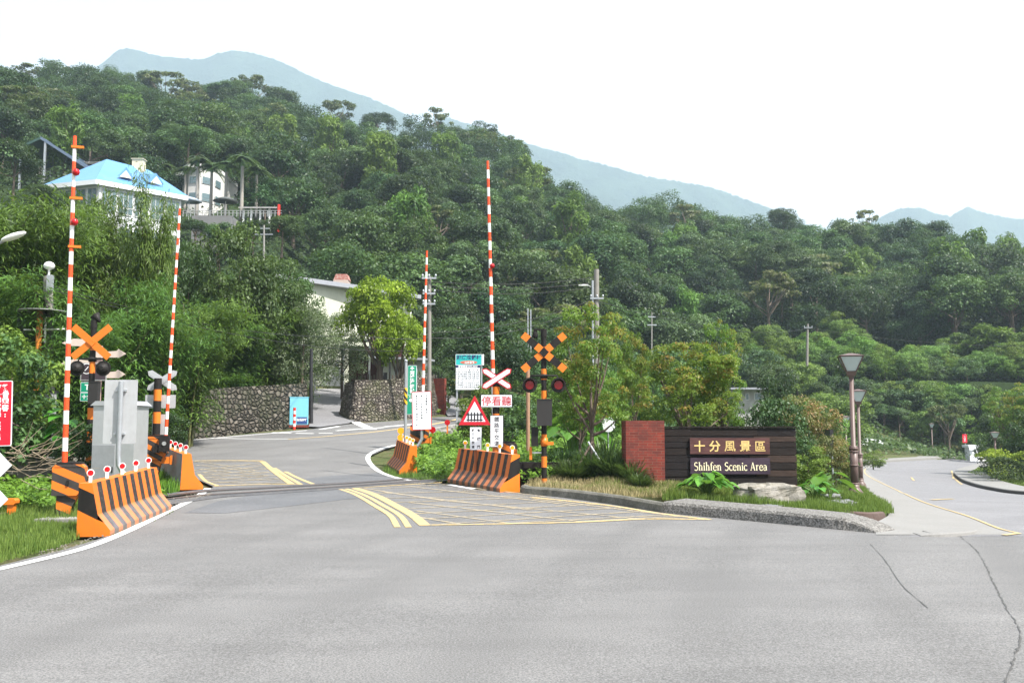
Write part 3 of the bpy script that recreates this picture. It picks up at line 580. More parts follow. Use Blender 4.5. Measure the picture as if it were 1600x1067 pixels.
Yc = 24.2; pc_ = at(775, Yc); zc = lambda py, Y, b: float(P(775, py, Y).z)-b.z
root = empty('crossing_signpost', pc_, 0, 'black and orange post with crossbuck and Chinese stop look listen board', 'signpost')
zt = zc(577, Yc, pc_); banded('post', 8, .09, 14, 0, zt-.1).build('post', [m_or, m_bk], root)
xboard(root, .88, .155, m_swh, m_sred, (.02,-.14,zc(592,Yc,pc_)), R_(33), tip=.5)
p = panel('stop_look_listen_board', root, .80, .33, m_swh, m_dark, .018, .01, (.015,-.12,zc(626.5,Yc,pc_)))
mb = MB(); letters(mb, '停看聽', .25, 0, 0, -.006, bold=.0015, space=1.0); mb.build('lettering', m_sred, p)
p = panel('level_crossing_board', root, .34, .80, m_swh, m_dark, .016, .01, (.02,-.12,zc(673.5,Yc,pc_)))
mb = MB()
for i, ch in enumerate('鐵路平交道'): letters(mb, ch, .132, 0, .30-i*.15, -.006, bold=.001)
mb.build('lettering', m_text_bk, p)
# triangle warning sign
Yt = 23.6; pt_ = at(743, Yt); zz = lambda py: float(P(743, py, Yt).z)-pt_.z
root = empty('warning_sign', pt_, 0, 'red-edged triangular sign with a black railway gate symbol over a small plate', 'road sign')
mb = MB(); mb.tube([(0,.05,0),(0,.05,zz(622))], .035, 10, 0); mb.build('post', paint('rusty_post', (.30,.09,.03), .7, .5), root)
zb, ztp = zz(664), zz(618); s = .78
tri = lambda k: [(-s/2*k, zb+(ztp-zb)*(1-k)*.36), (s/2*k, zb+(ztp-zb)*(1-k)*.36), (0, ztp-(ztp-zb)*(1-k)*.64)]
mb = MB(); mb.prism(tri(1), 0, .012, 0, mb=2); mb.prism(tri(.68), -.003, -.0005, 1)
zc0 = zb+(ztp-zb)*.27
for i in range(5):
    x = -.155+.0775*i; mb.prism([(x-.017,zc0-.10),(x+.017,zc0-.10),(x+.017,zc0+.10),(x,zc0+.135),(x-.017,zc0+.10)], -.008, -.004, 3)
for q in (-.07,.06): mb.box(-.2,.2,-.0075,-.0045,zc0+q-.014,zc0+q+.014,3)
mb.build('triangle_panel', [m_sred, m_swh, m_signback, m_text_bk], root, (-.02,-.06,0))
p = panel('plate', root, .29, .56, m_swh, m_grey, .012, .02, (.01,-.06,zz(685)))
mb = MB()
for i, ch in enumerate('有柵門'): letters(mb, ch, .075, .07, .2-i*.2, -.006, bold=.002)
for i, ch in enumerate('鐵路平交道'): letters(mb, ch, .075, -.065, .2-i*.1, -.006, bold=.002)
mb.build('lettering', m_text_bk, p)
# ---------------- warning light masts ----------------
def mast(base, zf, label, front, xpy, lpy, boxpy, lampdx, boxw, top, Y, horn):
    root = empty('crossing_signal', base, 0, label, 'crossing signal', 'crossing signal masts with crossed boards')
    banded('mast', 14, .065, 12, 0, top-.18, (0,1)).build('mast', [m_or, m_bk], root)
    mb = MB(); mb.tube([(0,0,top-.19),(0,0,top)], .075, 12, 0)
    if horn > 0: mb.box(-.24,.02,-.05,.02,top-.04,top,0); mb.lathe([(.05,top-.22),(.07,top-.16),(.04,top-.04),(.03,top)], 12, 0, Tr(-.2))
    else: mb.lathe([(.03,0),(.05,.06),(.12,.2)], 12, 0, Tr(.14,0,top-.05,0,R_(-40)))
    mb.build('bell', m_bk, root)
    zx = zf(xpy)
    for s in (1, -1):
        mb = MB(); T = Tr(ry=-R_(40)*s) @ Matrix.Translation((0, .0 if s > 0 else -.016, 0)); Lx = 1.28; wd = .165
        if front:
            cuts = [-.64,-.47,-.235,-.085,.085,.235,.47,.64]
            for i in range(7): mb.box(cuts[i], cuts[i+1], -.10, -.086, -wd/2, wd/2, 0 if i % 2 == 0 else 1, T)
        else: mb.box(-.55,.55,-.10,-.086,-wd/2,wd/2,0,T); mb.box(-.09,.09,-.115,-.09,-wd/2+.02,wd/2-.02,0,T)
        mb.build('cross_board', [m_or, m_bk], root, (0,0,zx))
    zl = zf(lpy); mb = MB(); mb.tube([(-lampdx,-.08,zl+.15),(-lampdx*.9,-.08,zl+.22),(lampdx*.9,-.08,zl+.22),(lampdx,-.08,zl+.15)], .02, 8); mb.lathe([(.09,zl+.16),(.09,zl+.26)], 12, 0); mb.build('lamp_bracket', m_bk, root)
    for sx in (-1, 1):
        lm = MB(); lm.prism([(.175*math.cos(2*math.pi*k/24), .175*math.sin(2*math.pi*k/24)) for k in range(24)], 0, .02, 0)
        Tq = Tr(rx=R_(90))
        if front:
            lm.tube([(0,.02,0),(0,.14,0)], .1, 16, 0)
            for k in range(15):      # hood
                a0, a1 = R_(-20+220*k/15), R_(-20+220*(k+1)/15); lm.add([(.115*math.cos(a0),0,.115*math.sin(a0)),(.115*math.cos(a1),0,.115*math.sin(a1)),(.125*math.cos(a1),-.16,.125*math.sin(a1)+.01),(.125*math.cos(a0),-.16,.125*math.sin(a0)+.01)], [(0,1,2,3)], 0)
        else: lm.tube([(0,0,0),(0,-.07,0),(0,-.11,0)], [.13,.11,.05], 16, 0)
        lo = lm.build('lamp', m_bk, root, (sx*lampdx, -.12, zl))
        if front: q = MB(); q.disc((0,-.012,0), .10, .01, 24); q.build('lens', m_lensr, lo)
    zb0, zb1 = zf(boxpy[1]), zf(boxpy[0]); mb = MB(); mb.box(boxw[0], boxw[1], -.22, -.07, zb0, zb1, 0, bev=.012); mb.box(boxw[0]-.01, boxw[1]+.01, -.23, -.06, zb1, zb1+.02, 0)
    mb.build('control_box', paint('control_box_black', (.02,.018,.017), .6, .3), root)
    return root
Ys = 22.4; pm = at(850, Ys); zf = lambda py: float(P(850, py, Ys).z)-pm.z
r_ = mast(pm, zf, 'crossing signal mast with chequered cross and two dark red lamps beside the small maple', True, 551, 602, (625,665), .335, (-.17,.18), zf(514), Ys, 1)
mb = MB(); mb.box(-.30,-.14,-.12,.02,zf(697),zf(667),0, bev=.01); mb.box(-.16,0,-.03,.0,zf(672),zf(670),0); mb.box(-.16,0,-.03,.0,zf(694),zf(692),0); mb.build('junction_box', m_bk, r_)
mb = MB(); mb.lathe([(.08,zf(697)),(.09,zf(690)),(.08,zf(684))], 12); mb.box(-.02,.22,-.05,.05,zf(695),zf(690)); mb.build('collar', m_or, r_)
mb = MB(); mb.box(-.30,-.02,-.02,.02,zf(708),zf(706),1); mb.box(-.34,-.28,-.03,.03,zf(718),zf(698),0); mb.build('side_bracket', [m_or, m_galv], r_)
Yl = 22.0; pl_ = at(141, Yl); zf2 = lambda py: float(P(141, py, Yl).z)-pl_.z
mast(pl_, zf2, 'crossing signal mast with plain orange cross and lamps turned away beside the beige arrow signs', False, 535, 576, (598,631), .30, (.02,.24), zf2(500), Yl, -1)
# ---------------- back of crossbuck post ----------------
Yk = 24.6; pk = at(245, Yk); zk = lambda py: float(P(245, py, Yk).z)-pk.z
root = empty('crossing_signpost', pk, 0, 'black and orange post carrying a bare grey crossbuck seen from behind', 'signpost')
banded('post', 9, .095, 14, 0, zk(591), (1,0)).build('post', [m_or, m_bk], root)
xboard(root, .90, .165, m_signback, m_signback, (.06,.12,zk(594)), R_(32), tip=.5)
mb = MB(); mb.prism(rrect(.78,.34,.02), .1, .112, 0); mb.build('upper_plate', m_signback, root, (.04,0,zk(627)))
mb = MB(); mb.prism(rrect(.36,.52,.02), .1, .112, 0); mb.build('lower_plate', m_signback, root, (.03,0,zk(663)))
# ---------------- big sign seen from behind, cabinets ----------------
Yb = 19.6; pb = at(198, Yb); zb_ = lambda py: float(P(198, py, Yb).z)-pb.z
root = empty('traffic_sign', pb, 0, 'tall blank aluminium sign back clamped to a bent galvanised pole', 'road sign')
mb = MB(); mb.prism(rrect(.67,1.30,.02), 0, .015, 0); 
for zq in (-.45,.0+.43): mb.box(-.10,.12,-.06,0,zq-.02,zq+.02,1)
mb.build('sign_panel', [m_signback, m_galv], root, (-.16,.06,zb_(643)))
mb = MB(); mb.tube([(.26,0,0),(.26,0,.34),(.12,-.0,.52),(-.05,0,.66),(-.13,0,.80),(-.14,0,1.0),(-.14,0,zb_(596))], .05, 12, 0); mb.lathe([(.075,0),(.075,.03)], 12, 0, Tr(.26)); mb.build('bent_pole', m_galv, root)
Yd = 21.2; pd = at(192, Yd); zd = lambda py: float(P(192, py, Yd).z)-pd.z
root = empty('equipment_cabinet', pd, -.12, 'large stainless steel signal cabinet behind the tall sign back', 'cabinet')
m_steel = paint('brushed_steel', (.46,.47,.48), .35, .5, 2.5, .5, (.33,.34,.35))
mb = MB(); mb.box(-.52,.44,-.3,.3,0,zd(634),0, bev=.01); mb.prism([(-.58,zd(634)),(.50,zd(634)),(.38,zd(627)),(-.46,zd(627))], -.34,.34,0); mb.build('housing', m_steel, root)
mb = MB(); mb.box(-.50,.02,-.325,-.302,.12,zd(695),0); mb.box(-.03,-.01,-.34,-.32,.5,.62,1); mb.build('door', [paint('cabinet_door_grey', (.25,.26,.27), .5, .4), m_dark], root)
for i, (px, Y, pw, t0, lab) in enumerate([(31,24.5,27,615,'grey telecom cabinet beside the red notice'),(64,24.8,27,613,'light grey cabinet with a louvred side behind the dry branches')]):
    q = at(px, Y); hz_ = float(P(px, t0, Y).z)-q.z; wq = pw/FPX*Y
    root = empty('equipment_cabinet', q, -.1, lab, 'cabinet')
    mb = MB(); mb.box(-wq/2,wq/2,0,.3,0,hz_,0, bev=.01); mb.box(-wq/2-.03,wq/2+.03,-.03,.33,hz_,hz_+.05,1); mb.build('housing', [m_grey, m_dark], root)
    mb = MB(); mb.box(-wq/2+.03,wq/2-.03,-.014,-.001,.1,hz_-.05,0); mb.box(wq/2-.07,wq/2-.05,-.03,-.015,hz_*.5,hz_*.62,1)
    if i == 0: letters(mb, 'CM', .10, .04, hz_*.62, -.02, 1)
    mb.build('door', [m_grey, m_dark], root)
# ---------------- beige arrow fingerpost ----------------
Ya = 24.8; pa = at(148, Ya); za = lambda py: float(P(148, py, Ya).z)-pa.z
m_beige = paint('beige_sign', (.56,.46,.40), .6, .25); m_pink = paint('pinkish_post', (.45,.30,.27), .6, .3)
root = empty('arrow_fingerpost', pa, 0, 'beige post with four arrow-shaped direction boards behind the orange cross mast', 'signpost')
mb = MB(); mb.box(-.09,.09,0,.12,0,za(540),0); mb.build('post', m_pink, root)
def arrow(x0, x1, py, hgt, sgn):
    a, b = (x0-148)/FPX*Ya, (x1-148)/FPX*Ya; z = za(py); h = hgt/2; tip = .22
    if sgn < 0: poly = [(a,z),(a+tip,z-h),(a+tip,z-h*.8),(b,z-h),(b,z+h*.75),(a+tip+.45,z+h*.85),(a+tip+.1,z+h*1.2),(a+tip,z+h*.9)]
    else: poly = [(b,z),(b-tip*.9,z+h*1.3),(b-tip*1.1,z+h*.8),(b-.5,z+h*.6),(a,z+h*.7),(a,z-h),(b-tip,z-h),(b-tip*.8,z-h*1.1)]
    m2 = MB(); m2.prism(poly, -.05, -.02, 0); m2.build('arrow_board', m_beige, root)
arrow(93,145,536,.19,-1); arrow(146,194,553,.19,1); arrow(93,145,568,.19,-1); arrow(146,194,585,.19,1)
p = panel('parking_plate', root, .68, .46, paint('dark_plum_plate', (.05,.035,.045), .5, .2), m_grey, .03, .02, (-.05,-.06,za(581)))
mb = MB(); letters(mb, '⊘', .2, -.18, .08, -.006); mb.build('pictogram', m_text_wh, p); mb = MB(); letters(mb, 'P', .16, .1, .08, -.006); mb.build('lettering', m_text_wh, p)
p = panel('green_plate', root, .34, .26, m_sgreen, m_swh, .012, .02, (-.20,-.06,za(605))); mb = MB(); letters(mb, 'T', .2, 0, 0, -.006, bold=.004); mb.build('lettering', m_text_wh, p)
p = panel('green_plate', root, .34, .22, m_sgreen, m_swh, .012, .02, (-.20,-.06,za(620))); mb = MB(); letters(mb, '十分', .13, 0, 0, -.006, bold=.003); mb.build('lettering', m_text_wh, p)
# ---------------- red notice and white diamonds at the left edge ----------------
Yr = 13.6; pr_ = at(-8, Yr); zr = lambda py: float(P(-8, py, Yr).z)-pr_.z
root = empty('notice_sign', pr_, 0, 'red notice with white Chinese columns above white diamond plates on a pole', 'road sign')
mb = MB(); mb.tube([(-.02,.06,0),(-.02,.06,zr(594))], .035, 10); mb.build('post', m_galv, root)
m_nred = paint('notice_red', (.62,.01,.03), .4, .1)
p = panel('red_panel', root, .52, .92, m_nred, m_swh, .012, .025, (-.02,0,zr(646)), (0,R_(-1.5),0)); mb = MB()
for i, ch in enumerate('敬告遊客'): letters(mb, ch, .09, .165, .36-i*.094, -.006, bold=.006)
letters(mb, ':', .09, .165, -.03, -.006, bold=.004)
for i, ch in enumerate('平溪線火車班車密集'): letters(mb, ch, .09, .06, .36-i*.086, -.006, bold=.006)
for i, ch in enumerate('請勿進入鐵軌'): letters(mb, ch, .09, -.05, .36-i*.094, -.006, bold=.006)
mb.build('lettering', m_text_wh, p)
for py, kx in ((727, .0), (780, -.03)):
    m2 = MB(); s_ = .27; m2.prism([(0,-s_),(s_,0),(0,s_),(-s_,0)], 0, .012, 0, mb=1); m2.disc((s_-.03,-.006,0), .008, .006, 8, 1); m2.build('diamond_plate', [m_swh, m_signback], root, (kx-.0,0,zr(py)))
# ---------------- white notice, poles and green sign by the far barrier ----------------
Yn = 29.6; pn = at(655, Yn); zn = lambda py: float(P(655, py, Yn).z)-pn.z
root = empty('notice_board', pn, 0, 'white vertical notice with red frame on a bent grey pole', 'notice')
p = panel('notice_panel', root, .60, 1.18, m_swh, m_sred, .022, .02, (.08,-.05,zn(641.5)), (0,R_(-1.5),0)); mb = MB()
for cx, txt, sz in ((.15,'平溪鐵路，請勿',.062),(0,'進入，以免發生危險！',.062),(-.15,'臺鐵局運務處　瑞芳站　啟',.055)):
    for i, ch in enumerate(txt):
        if ch not in '　': letters(mb, ch, sz, cx, .45-i*.084*(1 if cx > -.1 else .95), -.006, bold=.001)
mb.build('lettering', m_text_bk, p)
mb = MB(); mb.tube([(-.35,.02,0),(-.35,.02,.30),(-.22,.02,.52),(-.02,.02,.66),(.08,.02,.86),(.08,.02,zn(620))], .05, 10); mb.build('bent_pole', m_galv, root)
Yg = 29.0; pg_ = at(633.5, Yg); zg = lambda py: float(P(633, py, Yg).z)-pg_.z
root = empty('sign_pole', pg_, 0, 'slim grey pole with a yellow and black banded sleeve at the narrow barrier', 'pole')
mb = MB(); mb.tube([(0,0,0),(0,0,zg(565))], .045, 10); mb.lathe([(.055,zg(565)),(.055,zg(563)),(.02,zg(561.5))], 10); mb.build('post', m_galv, root)
mb = MB(); mb.tube([(0,0,zg(632)),(0,0,zg(606))], .052, 12); mb.build('banded_sleeve', stripes('sleeve_stripes', (.72,.42,.02), (.03,.03,.03), (1.2,0,1), .2), root)
Yg = 33.0; pg_ = at(642, Yg); zg = lambda py: float(P(642, py, Yg).z)-pg_.z
root = empty('road_sign', pg_, 0, 'narrow green direction sign with white arrow and vertical characters', 'road sign')
mb = MB(); mb.tube([(.16,.08,0),(.16,.08,zg(575))], .035, 8); mb.build('post', m_galv, root)
p = panel('green_panel', root, .31, 1.06, m_sgreen, m_swh, .012, .02, (.03,0,zg(595))); mb = MB()
mb.prism([(-.02,.38),(.02,.38),(.02,.42),(.085,.42),(0,.49),(-.085,.42),(-.02,.42)], -.006, -.004, 0)
for i, ch in enumerate('河濱渡假村'): letters(mb, ch, .155, 0, .27-i*.155, -.006, bold=.006)
mb.build('lettering', m_text_wh, p)
p = panel('lower_panel', root, .34, .68, m_sgreen, m_swh, .012, .04, (-.0,-.02,zg(632))); mb = MB(); letters(mb, '新寮', .07, 0, .27, -.006); mb.disc((0,-.006,.15), .06, .003, 16); mb.build('emblem', m_text_wh, p)
# teal price board
Yt2 = 47; pq = at(733, Yt2); zq = lambda py: float(P(733, py, Yt2).z)-pq.z; wpx = Yt2/FPX
root = empty('advertising_board', pq, 0, 'teal and white price board with rows of black figures above the uphill road', 'billboard')
mb = MB()
for x in (-.6,.6): mb.box(x-.04,x+.04,.06,.14,-.1,zq(556),0)
mb.build('frame', m_galv, root)
m_teal = paint('teal_panel', (.02,.42,.40), .4, .1)
p = panel('teal_header', root, 41*wpx, 17*wpx, m_teal, m_swh, .02, .01, (-1*wpx,0,zq(562))); mb = MB(); letters(mb, '湖濱渡假村', .24, 0, .12, -.006, bold=.008, space=1.05); mb.build('lettering', paint('navy_ink', (.02,.03,.12), .5, 0), p)
mb = MB(); e = [(.42*math.cos(R_(a)), -.13+.085*math.sin(R_(a))) for a in range(0,360,20)]; mb.prism(e, -.006, -.004, 0); mb.build('oval', paint('salmon', (.65,.13,.08), .5, 0), p); mb = MB(); letters(mb, '山水會館', .12, .04, -.13, -.009, bold=.003); mb.build('oval_lettering', m_text_wh, p)
p = panel('price_panel', root, 38*wpx, 38*wpx, m_swh, m_grey, .01, .01, (-2.2*wpx,-.0,zq(590))); mb = MB(); mb.box(-.59,.59,-.008,-.003,.49,.61,0); mb.build('strip', paint('navy_strip', (.03,.03,.10), .5, 0), p)
mb = MB(); letters(mb, '服務專線:2495-8025', .11, 0, .55, -.012, bold=.003); mb.build('phone_lettering', m_text_wh, p)
mb = MB()
for i in range(6):
    for j in range(9):
        letters(mb, rnd.choice('一三五六七八九十烤魚雞湯茶飯')+('' if j in (0,5) else rnd.choice('百十元鮮山溪')), .085, -.48+i*.19, .38-j*.105, -.006, bold=.002)
mb.build('lettering', m_text_bk, p)
mb = MB(); mb.box(-.04,.04,-.02,.04,-.27,.27); mb.build('light_tube', m_wh, root, (21.5*wpx,0,zq(562)))
# small yellow sign up the road
q = at(708.5, 62); root = empty('road_sign', q, 0, 'tiny yellow square sign on a grey post up the road by the teal board', 'road sign')
zy = lambda py: float(P(708, py, 62).z)-q.z
mb = MB(); mb.tube([(-.25,.05,0),(-.25,.05,zy(590))], .04, 6); mb.build('post', m_galv, root); p = panel('yellow_panel', root, .36, .42, paint('sign_yellow', (.6,.5,.1), .5, .1), m_dark, .01, .02, (-.02,0,zy(597))); mb = MB(); letters(mb, '5', .3, 0, 0, -.006, bold=.01); mb.build('lettering', m_text_bk, p)
# red lamp bollards along the uphill verge
for i, (px, Y, lab) in enumerate(((676,33.5,'short post with round orange-red reflector just past the white notice'),(699,38,'short post with round orange-red reflector on the verge further up the road'))):
    q = at(px, Y); root = empty('reflector_post', q, 0, lab, 'reflector post', 'reflector posts on the uphill verge')
    mb = MB(); mb.box(-.03,.03,0,.05,0,.55); mb.build('post', m_or, root); mb = MB(); mb.disc((0,-.02,.66), .11, .04, 18); mb.build('reflector', m_lensr, root)
# traffic cones of reflector stacked by barrier, raised bolts
q = at(626.5, 29.5); root = empty('reflector_post', q, 0, 'pair of round amber reflectors one over the other beside the narrow barrier', 'reflector post')
mb = MB(); mb.box(-.02,.02,.02,.05,0,1.1); mb.build('post', m_galv, root)
for z in (.92, 1.12): mb = MB(); mb.disc((0,-.01,z), .10, .03, 16); mb.build('reflector', m_lensa, root)
# ---------------- street lamps of the side road ----------------
m_pane = paint('lamp_glass', (.42,.50,.50), .12, .1); m_pane.node_tree.nodes['Principled BSDF'].inputs['Specular IOR Level'].default_value = .8
def lantern_parts():
    mb = MB(); S = lambda w0, w1, z0, z1, m=0: mb.add([(-w0,-w0,z0),(w0,-w0,z0),(w0,w0,z0),(-w0,w0,z0),(-w1,-w1,z1),(w1,-w1,z1),(w1,w1,z1),(-w1,w1,z1)], [(0,3,2,1),(4,5,6,7),(0,1,5,4),(1,2,6,5),(2,3,7,6),(3,0,4,7)], m)
    S(.10,.13,0,.12); S(.06,.06,-.06,0)
    for sx in (-1,1):
        for sy in (-1,1): mb.tube([(sx*.12,sy*.12,.12),(sx*.285,sy*.285,.50)], .018, 5)
    S(.30,.31,.50,.525); S(.31,.05,.526,.60)
    g = MB()
    for a in range(4):
        T = Tr(rz=a*math.pi/2); g.add([(-.105,-.115,.125),(.105,-.115,.125),(.265,-.275,.495),(-.265,-.275,.495)], [(0,1,2,3)], 0, False, T)
    return mb.mesh('lantern_frame', m_brown), g.mesh('lantern_glass', m_pane)
LF, LG = lantern_parts()
mb = MB(); mb.lathe([(.24,0),(.24,.04),(.21,.06),(.20,.14),(.14,.22),(.115,.26),(.115,.34)], 24); mb.lathe([(.10,.3),(.10,1.28)], 20); 
for z in (.36,.84,1.2,1.28): mb.lathe([(.10,z-.03),(.118,z-.02),(.118,z+.01),(.10,z+.02)], 20)
mb.lathe([(.118,1.24),(.10,1.33),(.062,1.36),(.058,3.2)], 16); LP = mb.mesh('lamp_post', m_brown)
mb = MB(); mb.box(-.3,.3,-.3,.3,-.1,.03,0,bev=.02); LBm = mb.mesh('lamp_footing', m_conc)
lampspec = [(1332,25.0,None,1.0,'tallest brown lamp post with a square lantern standing in the grass island'),(1341.5,38.5,None,.98,'second brown lamp post just behind the tallest one'),
    (1321,60,None,1,'third lamp in the row, half hidden by shrubs, behind the tallest post'),(1313,92,None,1,'smallest lantern of the row showing between shrubs beyond the tallest post'),
    (1455,105,None,1.0,'slim lamp across the side road in front of the dark trees'),(1553,60,None,.80,'lamp standing by the clipped hedge on the kerbed island')]
LY = {2: (649.5,), 3: (669,), 0:(552,), 1:(608,), 4:(661,), 5:(674,)}
for i, (px, Y, _, s, lab) in enumerate(lampspec):
    q = at(px, Y, .03); root = empty('street_lamp', q, yaw(q)+.1, lab, 'street lamp', 'brown lantern lamps along the side road')
    hh = float(P(px, LY[i][0], Y).z)-q.z; k = hh/3.80; root.scale = (1 if i < 2 else .9, 1 if i < 2 else .9, k)
    link('footing', LBm, root); link('post', LP, root); lt = link('lantern', LF, root, (0,0,3.2)); link('glass', LG, lt)
# ---------------- brick pillar and timber sign wall ----------------
m_brick, t, b = base_mat('red_brick', .9, .2); bt = N(t, 'ShaderNodeTexBrick'); mp = N(t, 'ShaderNodeMapping'); tc = N(t, 'ShaderNodeTexCoord').outputs['Object']
sx = N(t, 'ShaderNodeSeparateXYZ'); t.links.new(tc, sx.inputs[0]); cb = N(t, 'ShaderNodeCombineXYZ'); ad = N(t, 'ShaderNodeMath', operation='ADD'); t.links.new(sx.outputs[0], ad.inputs[0]); t.links.new(sx.outputs[1], ad.inputs[1]); t.links.new(ad.outputs[0], cb.inputs[0]); t.links.new(sx.outputs[2], cb.inputs[1])
t.links.new(cb.outputs[0], bt.inputs[0]); bt.inputs['Color1'].default_value = (.23,.04,.026,1); bt.inputs['Color2'].default_value = (.13,.028,.02,1); bt.inputs['Mortar'].default_value = (.17,.10,.08,1)
bt.inputs['Scale'].default_value = 1; bt.inputs['Brick Width'].default_value = .21; bt.inputs['Row Height'].default_value = .062; bt.inputs['Mortar Size'].default_value = .0045
f = noise(t, 4, 8, .75); t.links.new(mixc(t, ramp(t, f, [(.45,0),(.62,.75)]), bt.outputs['Color'], (.10,.035,.03)), b.inputs['Base Color']); bump(t, b, bt.outputs['Fac'], -.4, .01)
Yp = 22.6; pp = at(1007, Yp); zp = lambda py: float(P(1007, py, Yp).z)-pp.z
tag(MB().box(-.46,.44,-.15,.75,-.1,zp(657)).build('brick_pillar', m_brick, None, pp), 'square red brick pillar joined to the dark timber sign wall', 'pillar')
def timber(name, seed, base=(.018,.012,.010), lite=(.20,.16,.14)):
    m, t, b = base_mat(name, .85, .2); n1 = noise(t, 1.0, 8, .8, stretch=(3,3,40)); n2 = noise(t, 2.1+seed*.3, 4, .6); oi = N(t, 'ShaderNodeObjectInfo')
    c = ramp(t, n1, [(.35, base),(.62, tuple(x*2.2 for x in base)),(.80, lite)]); t.links.new(mixc(t, ramp(t, n2, [(.35,.5),(.55,0)]), c, base), b.inputs['Base Color']); bump(t, b, n1, .7, .01); return m
m_tim = timber('charred_timber', 0, (.012,.009,.008), (.11,.09,.08)); m_tim2 = timber('weathered_timber', 3, (.03,.02,.016), (.26,.22,.19)); m_tim3 = timber('black_timber', 5, (.010,.008,.008), (.06,.05,.045))
Yw = 22.7; pw = at(1139, Yw); zw = lambda py: float(P(1139, py, Yw).z)-pw.z; hw = 102/FPX*Yw
root = empty('sign_wall', pw, 0, 'dark timber sign wall reading Shihfen Scenic Area in pale letters', 'sign wall')
MB().box(-hw+.0,hw,-.05,.30,-.1,zw(757)).build('brick_base', m_brick, root)
edges = [668,681,690,699,711,722,733,744,757]; zs = [zw(e) for e in edges]
core = MB().box(-hw+.01,hw-.02,-.015,.22,zs[-1]+.001,zs[0]-.01); core.build('core', m_tim3, root)
mb = MB()
for i in range(8):
    cuts = [-hw, -hw+rnd.uniform(.5,.7) if i % 2 else -hw+.02, hw-rnd.uniform(.9,1.1), hw]; mats = [rnd.choice([0,0,2]), rnd.choice([0,2]), rnd.choice([0,1,1,2])]
    if cuts[1] < -hw+.1: cuts[1] = -hw+.62; mats[0] = mats[1]
    for k in range(3):
        a, b_ = cuts[k]+.002, cuts[k+1]-.002; dy = rnd.uniform(.0,.022); mb.box(a, b_, -.075-dy, -.016, zs[i+1]+.006, zs[i]-.006, mats[k], bev=.005)
mb.build('timber_cladding', [m_tim, m_tim2, m_tim3], root)
mb = MB(); mb.box(-hw-.01,hw+.01,-.11,.24,zs[0],zs[0]+.03,0); mb.build('cap_board', m_tim, root)
m_pl1 = timber('maroon_plank', 1, (.06,.028,.026), (.14,.09,.08)); m_pl2 = timber('plum_plank', 2, (.032,.022,.032), (.10,.08,.09)); m_gold = paint('gilt_letters', (.72,.52,.20), .45, .2); m_cream = paint('cream_letters', (.86,.78,.52), .5, .1)
sx0, sx1 = (1076-1139)/FPX*Yw, (1199-1139)/FPX*Yw; cxs = (sx0+sx1)/2
p = MB().box((sx0-sx1)/2,(sx1-sx0)/2,-.035,.0,-(zw(684)-zw(709))/2,(zw(684)-zw(709))/2, bev=.006).build('upper_plank', m_pl1, root, (cxs,-.105,(zw(684)+zw(709))/2))
mb = MB()
for i, ch in enumerate('十分風景區'): letters(mb, ch, .27, -.71+i*.355*1.0, -.005, -.042, bold=(.0018 if ch in '風區' else .005))
# thickness for the carved letters
mb.build('gilt_lettering', m_gold, p)
p = MB().box((sx0-sx1)/2,(sx1-sx0)/2,-.035,.0,-(zw(715)-zw(740))/2,(zw(715)-zw(740))/2, bev=.006).build('lower_plank', m_pl2, root, (cxs,-.105,(zw(715)+zw(740))/2))
# a narrow roman alphabet drawn stroke by stroke: stems, hairlines and serifs
GL = {'S': (.52,[('c',.27,.53,.17,.17,40,285,.075),('c',.25,.19,.19,.19,95,-140,.075)]),'h': (.52,[('v',.12,0,.72),('a',.12,.42,.46)]),'i': (.26,[('v',.13,0,.46),('d',.13,.62)]),'f': (.32,[('v',.13,0,.6),('c',.24,.58,.11,.13,180,30,.055),('h',.02,.26,.44)]),
 'e': (.44,[('c',.22,.23,.18,.23,0,180,.06),('c',.22,.23,.18,.23,180,325,.075),('h',.05,.38,.26)]),'n': (.52,[('v',.12,0,.46),('a',.12,.42,.46)]),'c': (.42,[('c',.23,.23,.18,.23,45,180,.06),('c',.23,.23,.18,.23,180,320,.075)]),
 'A': (.60,[('l',.28,.70,.08,.02,.04),('l',.28,.70,.49,.02,.085),('h',.16,.40,.24),('s',.08,0),('s',.49,0)]),'r': (.40,[('v',.12,0,.46),('c',.27,.33,.13,.11,170,60,.06)]),'a': (.44,[('c',.2,.33,.14,.13,150,0,.06),('l',.34,.35,.34,.04,.085),('c',.19,.13,.13,.13,60,330,.06),('l',.34,.04,.42,.01,.05)]),' ': (.30,[])}
